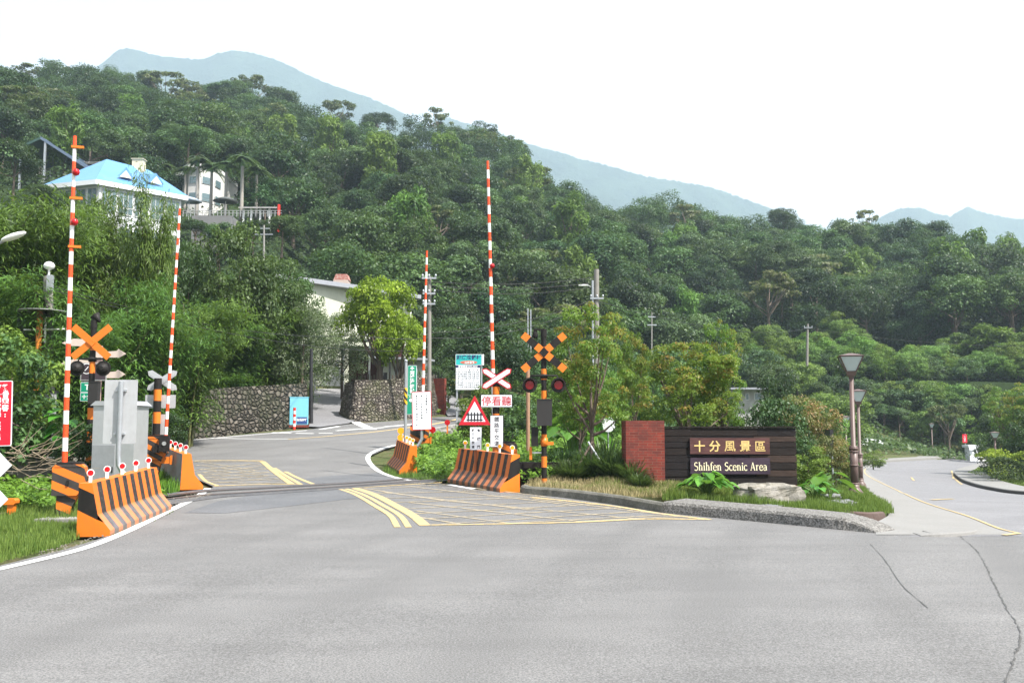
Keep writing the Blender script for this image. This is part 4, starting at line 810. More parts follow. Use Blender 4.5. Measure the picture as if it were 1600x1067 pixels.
def roman(mb, txt, H_, cx, cz, y, m=0, wk=1.0):
    tot = sum(GL[c][0] for c in txt)*H_*wk; x = cx-tot/2; k = [0]
    def q(poly): k[0] += 1; yy = y-.0006*(k[0] % 7); mb.prism(poly, yy-.004, y, m)
    def line(x0,z0,x1,z1,w_):
        d = Vector((x1-x0,0,z1-z0)); n = Vector((-d.z,0,d.x)).normalized()*w_/2; pl = [(x0+n.x,z0+n.z),(x0-n.x,z0-n.z),(x1-n.x,z1-n.z),(x1+n.x,z1+n.z)]
        ar = sum(pl[i][0]*pl[(i+1)%4][1]-pl[(i+1)%4][0]*pl[i][1] for i in range(4)); q(pl if ar > 0 else pl[::-1])
    for c in txt:
        w_, st = GL[c]; X = lambda a: x+a*H_*wk; Z = lambda a: cz-.35*H_+a*H_
        for s in st:
            if s[0] == 'v': line(X(s[1]),Z(s[2]),X(s[1]),Z(s[3]),.085*H_); line(X(s[1]-.10),Z(s[2]+.015),X(s[1]+.10),Z(s[2]+.015),.035*H_); line(X(s[1]-.10),Z(s[3]-.03),X(s[1]+.02),Z(s[3]-.0),.04*H_)
            elif s[0] == 'a':
                for j in range(6): a0, a1 = math.pi*(1-j/6), math.pi*(1-(j+1)/6); line(X(.26+.13*math.cos(a0)),Z(.31+.14*math.sin(a0)),X(.26+.13*math.cos(a1)),Z(.31+.14*math.sin(a1)),.055*H_)
                line(X(.385),Z(0),X(.385),Z(.33),.085*H_); line(X(.29),Z(.015),X(.48),Z(.015),.035*H_)
            elif s[0] == 'd': line(X(s[1]),Z(s[2]-.05),X(s[1]),Z(s[2]+.05),.1*H_)
            elif s[0] == 'h': line(X(s[1]),Z(s[3]),X(s[2]),Z(s[3]),.04*H_)
            elif s[0] == 's': line(X(s[1]-.07),Z(s[2]+.015),X(s[1]+.07),Z(s[2]+.015),.035*H_)
            elif s[0] == 'l': line(X(s[1]),Z(s[2]),X(s[3]),Z(s[4]),s[5]*H_)
            elif s[0] == 'c':
                n = 9
                for j in range(n): a0, a1 = R_(s[5]+(s[6]-s[5])*j/n), R_(s[5]+(s[6]-s[5])*(j+1)/n); line(X(s[1]+s[3]*math.cos(a0)),Z(s[2]+s[4]*math.sin(a0)),X(s[1]+s[3]*math.cos(a1)),Z(s[2]+s[4]*math.sin(a1)),s[7]*H_)
        x += w_*H_*wk
mb = MB(); roman(mb, 'Shihfen Scenic Area', .262, 0, -.01, -.037, 0, .80); mb.build('cream_lettering', m_cream, p)
# concrete trough by the signal
q = at(850, 23.6); root = empty('concrete_trough', q, 0, 'low black slatted trough behind the foot of the lamp signal mast', 'trough')
mb = MB(); mb.box(-.62,.9,.0,.5,-.05,.50,0)
for k in range(16): mb.box(-.5+k*.05,-.475+k*.05,-.02,-.001,.05,.32,1)
mb.box(-.5,.3,-.035,-.001,.36,.5,1); mb.build('body', [m_tim3, m_tim], root)
# ---------------- kerbs and pebble-wash ramp ----------------
def kerb(label, front, hgt, wd, mat, name='kerb', back=1, taper0=False, taper1=False, seg=None, top=None):
    w3 = resamp(gpts(front), .35); n = len(w3); mb = MB(); vs = []
    zz_ = H(np.array([v.x for v in w3]), np.array([v.y for v in w3]))
    for i, p_ in enumerate(w3):
        d = w3[min(i+1,n-1)]-w3[max(i-1,0)]; d.z = 0; d.normalize(); s = Vector((-d.y, d.x, 0))*back; z = float(zz_[i]); t = i/(n-1)
        h = hgt(t) if callable(hgt) else hgt; ww = wd(t) if callable(wd) else wd; jx = rnd.uniform(-.006,.006)
        vs += [p_+Vector((0,0,z-.08))-s*.0, p_+Vector((0,0,z+h*.75))+s*(.03+jx), p_+Vector((0,0,z+h))+s*(.07+jx), p_+Vector((0,0,z+h+(top(t) if top else .002)))+s*ww, p_+Vector((0,0,z-.08))+s*ww]
    for i in range(n-1):
        for k in range(4): mb.add([vs[i*5+k], vs[i*5+k+1], vs[i*5+k+6], vs[i*5+k+5]], [(0,1,2,3) if back < 0 else (3,2,1,0)], 0)
    mb.add(vs[:5], [(0,1,2,3,4)], 0); mb.add(vs[-5:], [(4,3,2,1,0)], 0)
    o = mb.build(name, mat, kind='structure'); return o
m_kerb, t, b = base_mat('old_kerb', .95, .2); f = noise(t, 2.2, 8, .75); g_ = noise(t, 40, 3, .8); c = ramp(t, f, [(.3,(.07,.07,.055)),(.55,(.15,.145,.125)),(.75,(.24,.235,.21))]); t.links.new(mixc(t, 1.0, c, ramp(t, g_, [(.35,.7),(.65,1.25)]), 'MULTIPLY'), b.inputs['Base Color'])
kerb('', [(812,769),(822,772),(850,774),(900,779),(960,787),(1000,794),(1035,800.5)], .17, .16, m_kerb)
kerb('', [(1035,800.5),(1100,806.5),(1200,816),(1290,825.5),(1330,829),(1371,833)], lambda t: .20*(1-max(0,(t-.72)/.28))**.8+.003, lambda t: .95-.2*t, m_agg, 'ramp_kerb', top=lambda t: .012)
kerb('', [(1440,838),(1470,839),(1500,838),(1522,835),(1533,829)], lambda t: .015+.05*math.sin(math.pi*t)**.7, .45, m_walk, 'ramp_kerb')
kerb('', [(1562,718),(1545,724),(1525,728),(1498,735),(1490,741),(1493,746),(1508,755),(1545,765),(1610,773),(1800,781)], .18, 2.0, m_walk, 'island_kerb')
kerb('', [(1562,718.3),(1545,724.3),(1525,728.3),(1498,735.3),(1489.5,741.3),(1492.5,746.4),(1507.5,755.5),(1545,765.5),(1610,773.5),(1800,781.5)], .16, .06, paint('shaded_kerb_face', (.035,.03,.026), .9, .5), 'island_kerb')  # shaded side of the island kerb, put in as a dark-coloured strip
kerb('', [(1338,722),(1380,721.5),(1440,718),(1530,713.8),(1545,713)], .16, 1.6, m_walk, 'far_kerb')
kerb('', [(1304,800),(1320,806),(1360,809),(1385,807.5)], .10, .12, paint('planter_edging', (.09,.06,.05), .9, .5), 'edging')
# ---------------- stones ----------------
m_rock, t, b = base_mat('pale_rock', .9, .3); f = noise(t, 5, 10, .75); g_ = noise(t, 2, 6, .6, stretch=(1,1,4)); c = ramp(t, f, [(.3,(.05,.045,.035)),(.45,(.20,.185,.155)),(.7,(.36,.34,.31))]); t.links.new(mixc(t, ramp(t, g_, [(.45,0),(.7,.6)]), c, (.22,.20,.15)), b.inputs['Base Color']); bump(t, b, f, .9, .05)
m_rock2 = paint('grey_rock', (.16,.165,.17), .85, .7, 4, 0, (.12,.12,.12))
def rock(px, py, Y, w_, h_, d_, seed, mat, label):
    r = np.random.RandomState(seed); n, m = 28, 16; vs, fs = [], []; ph = r.rand(12)*6
    for j in range(m+1):
        for i in range(n):
            a, e = 2*math.pi*i/n, math.pi*(j/m-.5); k = 1+.16*math.sin(2*a+ph[0])*math.cos(e)+.10*math.sin(5*a+ph[1]+3*e)+.07*math.sin(9*a+ph[2]-4*e)+.05*math.sin(7*e+ph[3])+r.normal()*.018
            q = lambda v, p: math.copysign(abs(v)**p, v)
            vs.append((w_/2*q(math.cos(a),.75)*q(math.cos(e),.5)*k, d_/2*q(math.sin(a),.75)*q(math.cos(e),.5)*k, h_*.5*(q(math.sin(e),.6)*k)+h_*.42))
    for j in range(m):
        for i in range(n): fs.append((j*n+i, j*n+(i+1)%n, (j+1)*n+(i+1)%n, (j+1)*n+i))
    q = at(px, Y); o = MB().add(vs, fs, 0, False).build('boulder', mat, None, q); tag(o, label, 'boulder'); return o
rock(1197,778,20.3,1.30,.46,.7,3,m_rock,'large pale boulder lying before the timber sign wall')
rock(1292,785,22.0,.55,.20,.4,4,m_rock2,'dark grey rock behind the broad-leaved plant near the lamp post'); rock(1306,795,20.6,.75,.17,.5,6,m_rock2,'flat grey rock at the foot of the tallest lamp post'); rock(1190,785,19.4,.9,.09,.35,8,m_rock2,'low flat stone in the grass in front of the pale boulder')
# ---------------- retaining walls ----------------
def stonewall(name, front, hgt, mat, label, thick=.5, kind=None, lean=.12, cat='wall', topm=None):
    w3 = resamp(gpts(front), .4); n = len(w3); mb = MB(); vs = []; zz_ = H(np.array([v.x for v in w3]), np.array([v.y for v in w3]))
    for i, p_ in enumerate(w3):
        d = w3[min(i+1,n-1)]-w3[max(i-1,0)]; d.z = 0; d.normalize(); s = Vector((-d.y, d.x, 0)); t = i/(n-1); h = hgt(t) if callable(hgt) else hgt; z = float(zz_[i])
        rws = 7
        for k in range(rws+1): q_ = k/rws; jit = rnd.uniform(-.03,.03) if 0 < k < rws else 0; vs.append(p_+s*(lean*h*q_+jit)+Vector((0,0,z-.15+(h+.15)*q_)))
        vs.append(p_+s*(lean*h+thick)+Vector((0,0,z+h))); vs.append(p_+s*(lean*h+thick)+Vector((0,0,z-.2)))
    K = 10
    for i in range(n-1):
        for k in range(K-1): mb.add([vs[i*K+k], vs[i*K+k+1], vs[i*K+K+k+1], vs[i*K+K+k]], [(3,2,1,0)], 0)
    mb.add(vs[:K], [tuple(range(K))], 0); mb.add(vs[-K:], [tuple(range(K))[::-1]], 0)
    o = mb.build(name, mat); tag(o, label, cat); return o
def cobble(name, sc, c_lo, c_hi, mort, moss):
    m, t, b = base_mat(name, .9, .3); pos = N(t,'ShaderNodeNewGeometry').outputs['Position']; v = N(t, 'ShaderNodeTexVoronoi'); v.inputs['Scale'].default_value = sc; t.links.new(pos, v.inputs['Vector']); v.inputs['Randomness'].default_value = .8; v2 = N(t, 'ShaderNodeTexVoronoi', feature='DISTANCE_TO_EDGE'); v2.inputs['Scale'].default_value = sc; v2.inputs['Randomness'].default_value = .8; t.links.new(pos, v2.inputs['Vector'])
    s = N(t,'ShaderNodeSeparateColor'); t.links.new(v.outputs['Color'], s.inputs[0]); st = ramp(t, s.outputs[0], [(0,c_lo),(1,c_hi)]); d = ramp(t, v2.outputs['Distance'], [(.03,1),(.14,0)])
    c = mixc(t, d, st, mort); ms = noise(t, .9, 8, .7, vec=pos); c = mixc(t, ramp(t, ms, [(.45,0),(.65,.7)]), c, moss); t.links.new(c, b.inputs['Base Color']); inv = ramp(t, v2.outputs['Distance'], [(0,0),(.25,1)]); bump(t, b, inv, 1, .12); return m
m_cob = cobble('river_stone_wall', 5.0, (.045,.038,.03), (.17,.15,.125), (.03,.028,.022), (.035,.045,.018)); m_cob2 = cobble('mossy_block_wall', 6.5, (.06,.052,.042), (.25,.22,.185), (.06,.045,.04), (.075,.085,.03))
stonewall('retaining_wall', [(286,690),(300,685.5),(340,680),(400,673),(440,669),(484,665)], lambda t: 1.9, m_cob, 'long dark river-stone retaining wall under the bamboo')
stonewall('retaining_wall', [(528,648),(545,656.5),(570,657),(620,654),(680,647),(694,640)], lambda t: 1.6+.35*min(1,t*4), m_cob2, 'mossy stone-block retaining wall between driveway and uphill road', lean=.22)
stonewall('retaining_wall', [(-60,775),(0,762),(80,757),(152,754)], .62, paint('stained_concrete_wall', (.16,.15,.13), .9, .9, 3, 0, (.06,.055,.05)), 'low stained concrete wall behind the leftmost boom machine'.replace('leftmost','first'), .2, lean=0)
stonewall('verge_wall', [(668,694),(690,688),(712,683),(730,679)], .5, m_conc, 'low dark concrete verge wall beside the uphill road', .25, lean=0)
# ---------------- gate, driveway ----------------
polysheet('driveway', [(482,667),(500,668),(545,662),(560,655),(540,640),(533,615),(532,608),(491,608),(489,640)], m_asph2, .03)
Yq = 57; q = at(512, Yq); zq = lambda py: float(P(512, py, Yq).z)-q.z; root = empty('metal_gate', q, 0, 'grey barred metal gate at the top of the driveway', 'gate'); gw = 21/FPX*Yq
b0 = zq(603); t0 = zq(563); mb = MB()
for x in (-gw, gw): mb.box(x-.05,x+.05,-.05,.05,b0-.3,t0,0)
for z in (b0,(b0+t0)/2-.25,(b0+t0)/2+.15,t0-.06): mb.box(-gw,gw,-.03,.03,z,z+.07,0)
mb.build('frame', m_galv, root); mb = MB()
for k in range(18): x = -gw+.1+k*(2*gw-.2)/17; mb.box(x-.02,x+.02,-.015,.015,b0,t0,0)
mb.build('bars', m_galv, root); mb = MB(); mb.box(-gw,gw,.02,.03,(b0+t0)/2-.25,(b0+t0)/2+.15,0); mb.build('solid_band', m_grey, root); mb = MB(); mb.box(-.2,.22,-.09,-.04,(b0+t0)/2-.32,(b0+t0)/2+.18,0); mb.build('letter_box', m_wh, root)
# blue utility box with posters, striped bollard, dark poles
Yu = 42.5; q = at(467, Yu); zu = lambda py: float(P(467, py, Yu).z)-q.z; root = empty('utility_box', q, .15, 'light blue painted utility box with dark lettered base by the stone wall', 'utility box'); m_lb = paint('sky_blue_paint', (.18,.50,.62), .5, .2)
hu = zu(621); mb = MB(); mb.box(-.40,.38,0,.5,.12,hu,0,bev=.02); mb.box(-.42,.40,-.01,.51,hu,hu+.03,0); mb.build('body', m_lb, root); mb = MB(); mb.box(-.44,.42,-.03,.5,0,.12,0); mb.build('plinth', m_brick, root)
mb = MB(); mb.box(-.08,.36,-.012,-.002,.16,.46,0); mb.build('navy_panel', paint('navy_paint', (.03,.07,.22), .5, .2), root); mb = MB(); letters(mb, '台灣好行', .12, .14, .34, -.015, bold=.004); mb.build('lettering', m_text_wh, root)
q = at(460, 41.6); tag(banded('x', 7, .06, 10, 0, .95, (0,1)).build('bollard', [m_rd, m_wh], None, q), 'red and white banded bollard in front of the light blue box', 'bollard')
for px, Y, top, rr, lab in ((486,44,545,.10,'black leaning utility pole rising behind the light blue box'),(1018,70,488,.06,'thin pale pole tip showing over the maples below the wooded slope'),(412,95,352,.12,'pale pole with crossarms standing among trees below the terrace')):
    q = at(px, Y) if Y < 60 else Vector(P(px, 620 if px > 1000 else 480, Y)); tp = P(px+.5, top, Y); root = empty('utility_pole', q, 0, lab, 'utility pole'); hgt = tp.z-q.z
    mb = MB(); mb.tube([(0,0,0),(tp.x-q.x,0,hgt)], [rr, rr*.7], 10); mb.build('post', m_dark if px == 486 else m_conc, root)
    if px != 486:
        for dz, hw_ in ((.3,.28 if px > 1000 else .6),(.9,.34 if px > 1000 else .9)): mb = MB(); mb.box(-hw_+tp.x-q.x,hw_+tp.x-q.x,-.05,.05,hgt-dz-.08,hgt-dz); mb.build('crossarm', m_galv, root)
m_pole = paint('concrete_pole', (.22,.205,.185), .85, .5, 4, 0, (.15,.14,.12))
def cpole(px, Y, top, r0, r1, label, base=None, arms=(), lamp=False, lean=0):
    q = Vector(base) if base else at(px, Y); tp = P(px+lean, top, Y); root = empty('utility_pole', q, 0, label, 'utility pole'); h = tp.z-q.z; dx = tp.x-q.x
    mb = MB(); mb.tube([(0,0,0),(dx,0,h)], [r0, r1], 14); mb.build('post', m_pole, root)
    for z, hw_ in arms:
        mb = MB(); mb.box(dx-hw_,dx+hw_,-.2,-.12,h-z,h-z+.08)
        for s in (-1,0,1): mb.lathe([(.04,h-z+.08),(.05,h-z+.2),(.02,h-z+.24)], 8, 0, Tr(dx+s*hw_*.9,-.16))
        mb.build('crossarm', m_galv, root)
    return root, tp
r1_, tpA = cpole(82, 26.5, 432, .16, .12, 'weathered concrete pole with globe lamp and cable coils before the bamboo', lean=-7)
zA = lambda py: float(P(77, py, 26.5).z)-r1_.location.z; ax = tpA.x-r1_.location.x
mb = MB(); mb.tube([(ax+.02,0,zA(433)),(ax+.02,0,zA(421))], .03, 8); mb.lathe([(.04,zA(422)),(.13,zA(419)),(.15,zA(415)),(.11,zA(411)),(.03,zA(409))], 16, 0, Tr(ax+.02)); mb.build('globe_lamp', m_wh, r1_)
mb = MB(); mb.box(ax+.06,ax+.2,-.2,-.06,zA(456),zA(431),0,bev=.02); mb.build('meter_box', m_galv, r1_)
mb = MB(); mb.lathe([(.02,zA(487)),(.62,zA(489)),(.62,zA(488)),(.02,zA(484))], 24, 0, Tr(ax+.02,-.3)); mb.build('round_hood', m_grey, r1_)
mb = MB(); mb.tube([(ax+.0,-.35,0.0),(ax+.0,-.35,zA(488))], .08, 12, 0); mb.build('orange_conduit', [stripes('orange_conduit_bands', (.62,.2,.02), (.25,.09,.03), (0,0,1), 1.1, .8)], r1_)
mb = MB(); mb.tube([(ax+.14,-.3,zA(537)),(ax+.14,-.3,zA(497))], .03, 8); mb.tube([(ax-.45,-.3,zA(517)),(ax+.8,-.3,zA(516))], .025, 8); mb.build('side_pipe', m_wh, r1_)
mb = MB()
for k in range(4): mb.tube([(ax-.25+(.42+.03*k)*math.cos(a*.35)*.8, -.2-.02*k, zA(497)+(.6+.03*k)*math.sin(a*.35)) for a in range(19)], .012, 5)
mb.build('cable_coil', m_cable, r1_)
r2_, tpB = cpole(671, 46, 432, .10, .09, 'pale pole standing directly behind the boom with the white notice', arms=((.15,.35),(.9,.3),(1.4,.3)))
r3_, tpC = cpole(932, 50, 421, .16, .13, 'concrete pole rising above the small red-tinged maple', arms=((1.6,.35),)); 
mb = MB(); mb.tube([(tpC.x-r3_.location.x-.25,-.1,0),(tpC.x-r3_.location.x-.22,-.1,tpC.z-r3_.location.z-.6)], .06, 8); mb.build('conduit', m_galv, r3_)
mb = MB(); zz3 = float(P(932, 452, 50).z)-r3_.location.z; xx3 = tpC.x-r3_.location.x; mb.tube([(xx3,0,zz3),(xx3-.5,-.1,zz3+.2)], .02, 6); mb.box(xx3-.95,xx3-.45,-.18,-.06,zz3+.16,zz3+.24); mb.build('lamp_arm', m_wh, r3_)
r4_, tpD = cpole(1262, 112, 506, .16, .12, 'distant slim pole against the dark slope beyond the tallest lamp', base=P(1261, 572, 112), arms=((.5,.5),))
for px, top, lab in ((825,482,'thin grey pole with wires behind the chequered cross'),(829.5,484,'second thin grey pole close behind the chequered cross')):
    q = at(px, 66); tp = P(px, top, 66); tag(MB().tube([(0,0,0),(0,0,tp.z-q.z)], .045, 8).build('cable_pole', m_galv, None, q), lab, 'pole')
# street lamp arm at the left edge
q = at(-40, 21); root = empty('street_light', q, 0, 'pale street light head on a curved arm reaching in over the shrubs', 'street light')
L0 = P(-40, 420, 21)-q; pts_ = [P(a, b_, 21)-q for a, b_ in ((-40,640),(-40,420),(-34,400),(-15,386),(0,380),(12,374))]
mb = MB(); mb.tube([(pts_[0].x,0,0)]+[tuple(v) for v in pts_[1:]], [.07,.06,.045,.035,.03,.03,][:6], 10); mb.build('arm', m_grey, root)
hd = P(12,373,21)-q; mb = MB(); T = Tr(hd.x,hd.y,hd.z,0,R_(-20)); mb.add([(x*.30+.13, y*.11, z*.07) for x,y,z in [(-1,0,0)]+[(math.cos(u)*.0+t_, math.sin(2*math.pi*k/10)*math.sin(math.acos(max(-1,min(1,t_)))), math.cos(2*math.pi*k/10)*math.sin(math.acos(max(-1,min(1,t_))))) for t_ in (-.8,-.4,.1,.6,.9) for u in (0,) for k in range(10)]+[(1,0,0)]],
    [(0,1+(k+1)%10,1+k) for k in range(10)]+[(1+j*10+k,1+j*10+(k+1)%10,11+j*10+(k+1)%10,11+j*10+k) for j in range(4) for k in range(10)]+[(51,41+k,41+(k+1)%10) for k in range(10)], 0, True, T); mb.build('lamp_head', m_wh, root)
# ---------------- wires ----------------
def wire(a, b_, sag, label, r=.012):
    a, b_ = Vector(a), Vector(b_); pts = [a.lerp(b_, k/14)-Vector((0,0,4*sag*(k/14)*(1-k/14))) for k in range(15)]; o_ = pts[0].copy()
    tag(MB().tube([p_-o_ for p_ in pts], r, 5).build('overhead_wire', m_cable, None, o_), label, 'wire', 'overhead wires')
wl = [((-60,436,26.5),(77,449,26.5),.1,'wire running off from the concrete pole across the bamboo at the side'),((77,446,26.5),(560,524,44),.5,'upper dark wire sagging from the concrete pole past the lime-green tree'),((78,452,26.5),(640,548,45),.5,'lower dark wire sagging from the concrete pole to the mossy wall'),
 ((560,524,44),(672,528,46),.1,'wire passing across the yellow warehouse'),((672,440,46),(932,433,50),.25,'topmost wire between the two pale poles'),((672,446,46),(932,441,50),.25,'middle wire between the two pale poles'),((672,452,46),(932,448,50),.3,'lowest wire between the two pale poles'),
 ((672,520,46),(932,466,50),.4,'wire climbing from the boom side pole to the concrete pole'),((672,528,46),(932,470,50),.6,'lower wire climbing towards the concrete pole over the maples'),((932,470,50),(1262,513,112),1.0,'long wire from the concrete pole to the distant slim pole'),((1262,513,112),(1700,540,112),.8,'thin wire leaving the distant slim pole along the slope')]
for a, b_, sg, lab in wl: wire(P(*a), P(*b_), sg, lab, .012 if a[2] < 40 else .016)
# ---------------- buildings ----------------
m_yellow = paint('pale_yellow_cladding', (.50,.51,.41), .7, .3, 2); m_roofg = paint('grey_metal_roof', (.28,.29,.32), .5, .3); m_shw = paint('white_corrugated', (.60,.62,.60), .6, .3)
m_glass, _t, _b = base_mat('window_glass', .08, .7); _b.inputs['Base Color'].default_value = (.10,.15,.16,1)
m_frame = paint('window_frame', (.55,.56,.55), .5, .2)
Yh = 62; q = at(560, Yh); base_z = q.z; root = empty('warehouse', q, 0, 'pale yellow warehouse with a grey shed roof behind the lime-green tree', 'building')
X = lambda px, Y: (px-800)/FPX*Y*1.009-q.x
c0, c1, c2 = (X(440,57),-5), (X(542,64),2), (X(640,71),9)
zt0, zt1, zt2 = float(P(440,437,57).z)-base_z, float(P(542,452,64).z)-base_z, float(P(640,467,71).z)-base_z
mb = MB()
for (a, za_), (b_, zb2) in (((c0,zt0),(c1,zt1)),((c1,zt1),(c2,zt2))): mb.add([(a[0],a[1],-1),(b_[0],b_[1],-1),(b_[0],b_[1],zb2),(a[0],a[1],za_)], [(0,1,2,3)], 0)
mb.add([(c0[0],c0[1]+14,-1),(c2[0]-4,c2[1]+14,-1),(c2[0]-4,c2[1]+14,zt2),(c0[0],c0[1]+14,zt0)], [(3,2,1,0)], 0); mb.add([(c2[0],c2[1],-1),(c2[0]-4,c2[1]+14,-1),(c2[0]-4,c2[1]+14,zt2),(c2[0],c2[1],zt2)], [(0,1,2,3)], 0)
mb.add([(c0[0],c0[1],zt0),(c1[0],c1[1],zt1),(c2[0],c2[1],zt2),(c2[0]-4,c2[1]+14,zt2),(c0[0],c0[1]+14,zt0)], [(0,1,2,3,4)], 0)
mb.build('wall', m_yellow, root)
def slab(mb, pts, th, m=0):
    n = len(pts); vs = [tuple(p) for p in pts]+[(p[0],p[1],p[2]-th) for p in pts]; mb.add(vs, [tuple(range(n)), tuple(range(2*n-1,n-1,-1))]+[(i,i+n,(i+1)%n+n,(i+1)%n) for i in range(n)], m)
mb = MB(); slab(mb, [(c0[0]-.2,c0[1]-.9,zt0+.25),(c1[0]+.5,c1[1]-.6,zt1+.25),(c2[0]+.9,c2[1]-.3,zt2+.25),(c2[0]-3.5,c2[1]+14.5,zt2+.6),(c0[0]-.6,c0[1]+14.5,zt0+.6)], .28); mb.build('roof', m_roofg, root)
mb = MB(); mb.tube([(c2[0]+.1,c2[1]-.2,zt2-.1),(c2[0]+.1,c2[1]-.2,0)], .07, 8); mb.tube([(c1[0]+.2,c1[1]-.15,zt1),(c1[0]-.5,c1[1]-.15,zt1-.8),(c1[0]-.5,c1[1]-.15,0)], .07, 8); mb.build('downpipe', m_wh, root)
vv = MB(); vx = X(537,66); vz = zt1+.35; vv.box(vx-.55,vx+.45,3,4,vz-.1,vz+.45,1); vv.add([(vx-.55,3,vz+.45),(vx+.5,3,vz+.45),(vx+.5,4,vz+.45),(vx-.55,4,vz+.45),(vx-.38,3,vz+.85),(vx+.36,3,vz+.85),(vx+.36,4,vz+.85),(vx-.38,4,vz+.85)], [(4,5,6,7),(0,1,5,4),(1,2,6,5),(2,3,7,6),(3,0,4,7)], 0)
vv.build('roof_ventilator', [paint('red_rusted_metal', (.26,.07,.05), .7, .8, 5, 0, (.5,.42,.36)), paint('vent_base', (.42,.33,.28), .7, .6)], root)
# white shed beyond the mossy wall
q = at(632, 58); base_z = q.z; root = empty('shed', q, 0, 'white corrugated shed behind iron posts above the mossy wall', 'building'); zs_ = lambda py: float(P(632,py,58).z)-base_z; X = lambda px: (px-800)/FPX*58-q.x
mb = MB(); mb.box(X(590),X(662),0,5,-.5,zs_(560),0); mb.build('wall', m_shw, root); mb = MB(); slab(mb, [(X(585),-.8,zs_(558)),(X(668),-.8,zs_(561)),(X(668),5.4,zs_(552)),(X(585),5.4,zs_(549))], .12); mb.build('roof', m_roofg, root)
mb = MB()
for px in (611,622,636,648): mb.box(X(px)-.05,X(px)+.05,-.75,-.65,-.5,zs_(562))
mb.build('posts', m_dark, root)
q = at(655, 52); root = empty('brick_wall', q, -.5, 'low red-brown garden wall with spiked rail above the mossy wall', 'wall'); zb3 = lambda py: float(P(655,py,52).z)-q.z
MB().box(-1.3,1.6,0,.2,-.5,zb3(592)).build('wall', m_brick, root); mb = MB(); [mb.box(-1.25+k*.2,-1.22+k*.2,.08,.11,zb3(592),zb3(582)) for k in range(14)]; mb.build('spiked_rail', m_dark, root)
q = at(600, 53); root = empty('iron_fence', q, 0, 'old wooden garden fence above the mossy wall under the lime-green tree', 'fence'); zf3 = lambda py: float(P(600,py,53).z)-q.z; mb = MB()
for k in range(16): mb.box(-1.3+k*.17,-1.2+k*.17,0,.03,-.3,zf3(585)+rnd.uniform(-.1,.1))
mb.build('boards', paint('old_boards', (.12,.10,.08), .9, .6), root); mb = MB(); mb.box(-.05,.15,-.1,.0,-.3,zf3(582)); mb.build('gate_post', m_dark, root)
# dark carport under the lime tree
q = at(570, 60); base_z = q.z; root = empty('carport', q, 0, 'dark open lean-to with white cloth hung under its edge behind the lime-green tree', 'shelter'); z5 = lambda py: float(P(570,py,60).z)-base_z; X = lambda px: (px-800)/FPX*60-q.x
mb = MB(); slab(mb, [(X(535),-1,z5(533)),(X(622),-1,z5(536)),(X(622),2.5,z5(525)),(X(535),2.5,z5(522))], .1); mb.build('roof', m_dark, root); mb = MB()
for px in (540,580,615): mb.box(X(px)-.05,X(px)+.05,-.9,-.8,-.5,z5(536))
mb.build('posts', m_galv, root); MB().box(X(535),X(622),2.2,2.4,-.5,z5(536)).build('back_wall', paint('maroon_boards', (.06,.02,.02), .9, .4), root)
mb = MB(); mb.box(X(576),X(587),-1.15,-1.1,z5(529),z5(519)); mb.prism([(X(596),z5(534)),(X(606),z5(531)),(X(612),z5(527)),(X(607),z5(525)),(X(600),z5(529))], -1.2,-1.15); mb.build('white_cloth', m_wh, root)
# blue-roofed house
Yh = 105; q = Vector(P(180, 350, Yh)); q.z -= 3; root = empty('house', q, 0, 'white three-storey house with a bright blue hipped roof above the bamboo', 'house')
zB = lambda py, Y=Yh: float(P(180,py,Y).z)-q.z; X = lambda px, Y=Yh: (px-800)/FPX*Y*1.02-q.x
m_hw = paint('house_white', (.74,.76,.78), .6, .25, 1.2); m_blue, _t, _b = base_mat('blue_roof_sheet', .35, .5); _nb = noise(_t, .6, 5, .6); _t.links.new(mixc(_t, _nb, (.06,.19,.40), (.13,.29,.50)), _b.inputs['Base Color'])
A, B_, D_ = Vector((X(84,102),-3,0)), Vector((X(156,100),-5,0)), Vector((X(284,106.5),1.5,0)); E_ = Vector(((A.x+D_.x)/2+1, 11, 0))
ze = zB(284,100); zlow = -6
mb = MB()
for a, b_ in ((A,B_),(B_,D_),(D_,E_),(E_,A)): mb.add([(a.x,a.y,zlow),(b_.x,b_.y,zlow),(b_.x,b_.y,ze),(a.x,a.y,ze)], [(0,1,2,3)], 0)
mb.build('wall', m_hw, root)
ctr = (A+B_+D_+E_)/4; out = lambda p_, k=1.13: ctr+(p_-ctr)*k; ridge = zB(261,107); mb = MB(); cor = [out(p_) for p_ in (A,B_,D_,E_)]; r1 = ctr+(A-ctr+B_-ctr)*.22; r2 = ctr+(D_-ctr+E_-ctr)*.22
vs = [(c_.x,c_.y,ze+.05) for c_ in cor]+[(r1.x,r1.y,ridge),(r2.x,r2.y,ridge)]; mb.add(vs, [(0,1,4),(1,2,5,4),(2,3,5),(3,0,4,5)], 0); mb.add([(c_.x,c_.y,ze-.45) for c_ in cor]+[(c_.x,c_.y,ze+.05) for c_ in cor], [(3,2,1,0),(0,1,5,4),(1,2,6,5),(2,3,7,6),(3,0,4,7)], 1)
rf = mb.build('roof', [m_blue, m_hw], root)
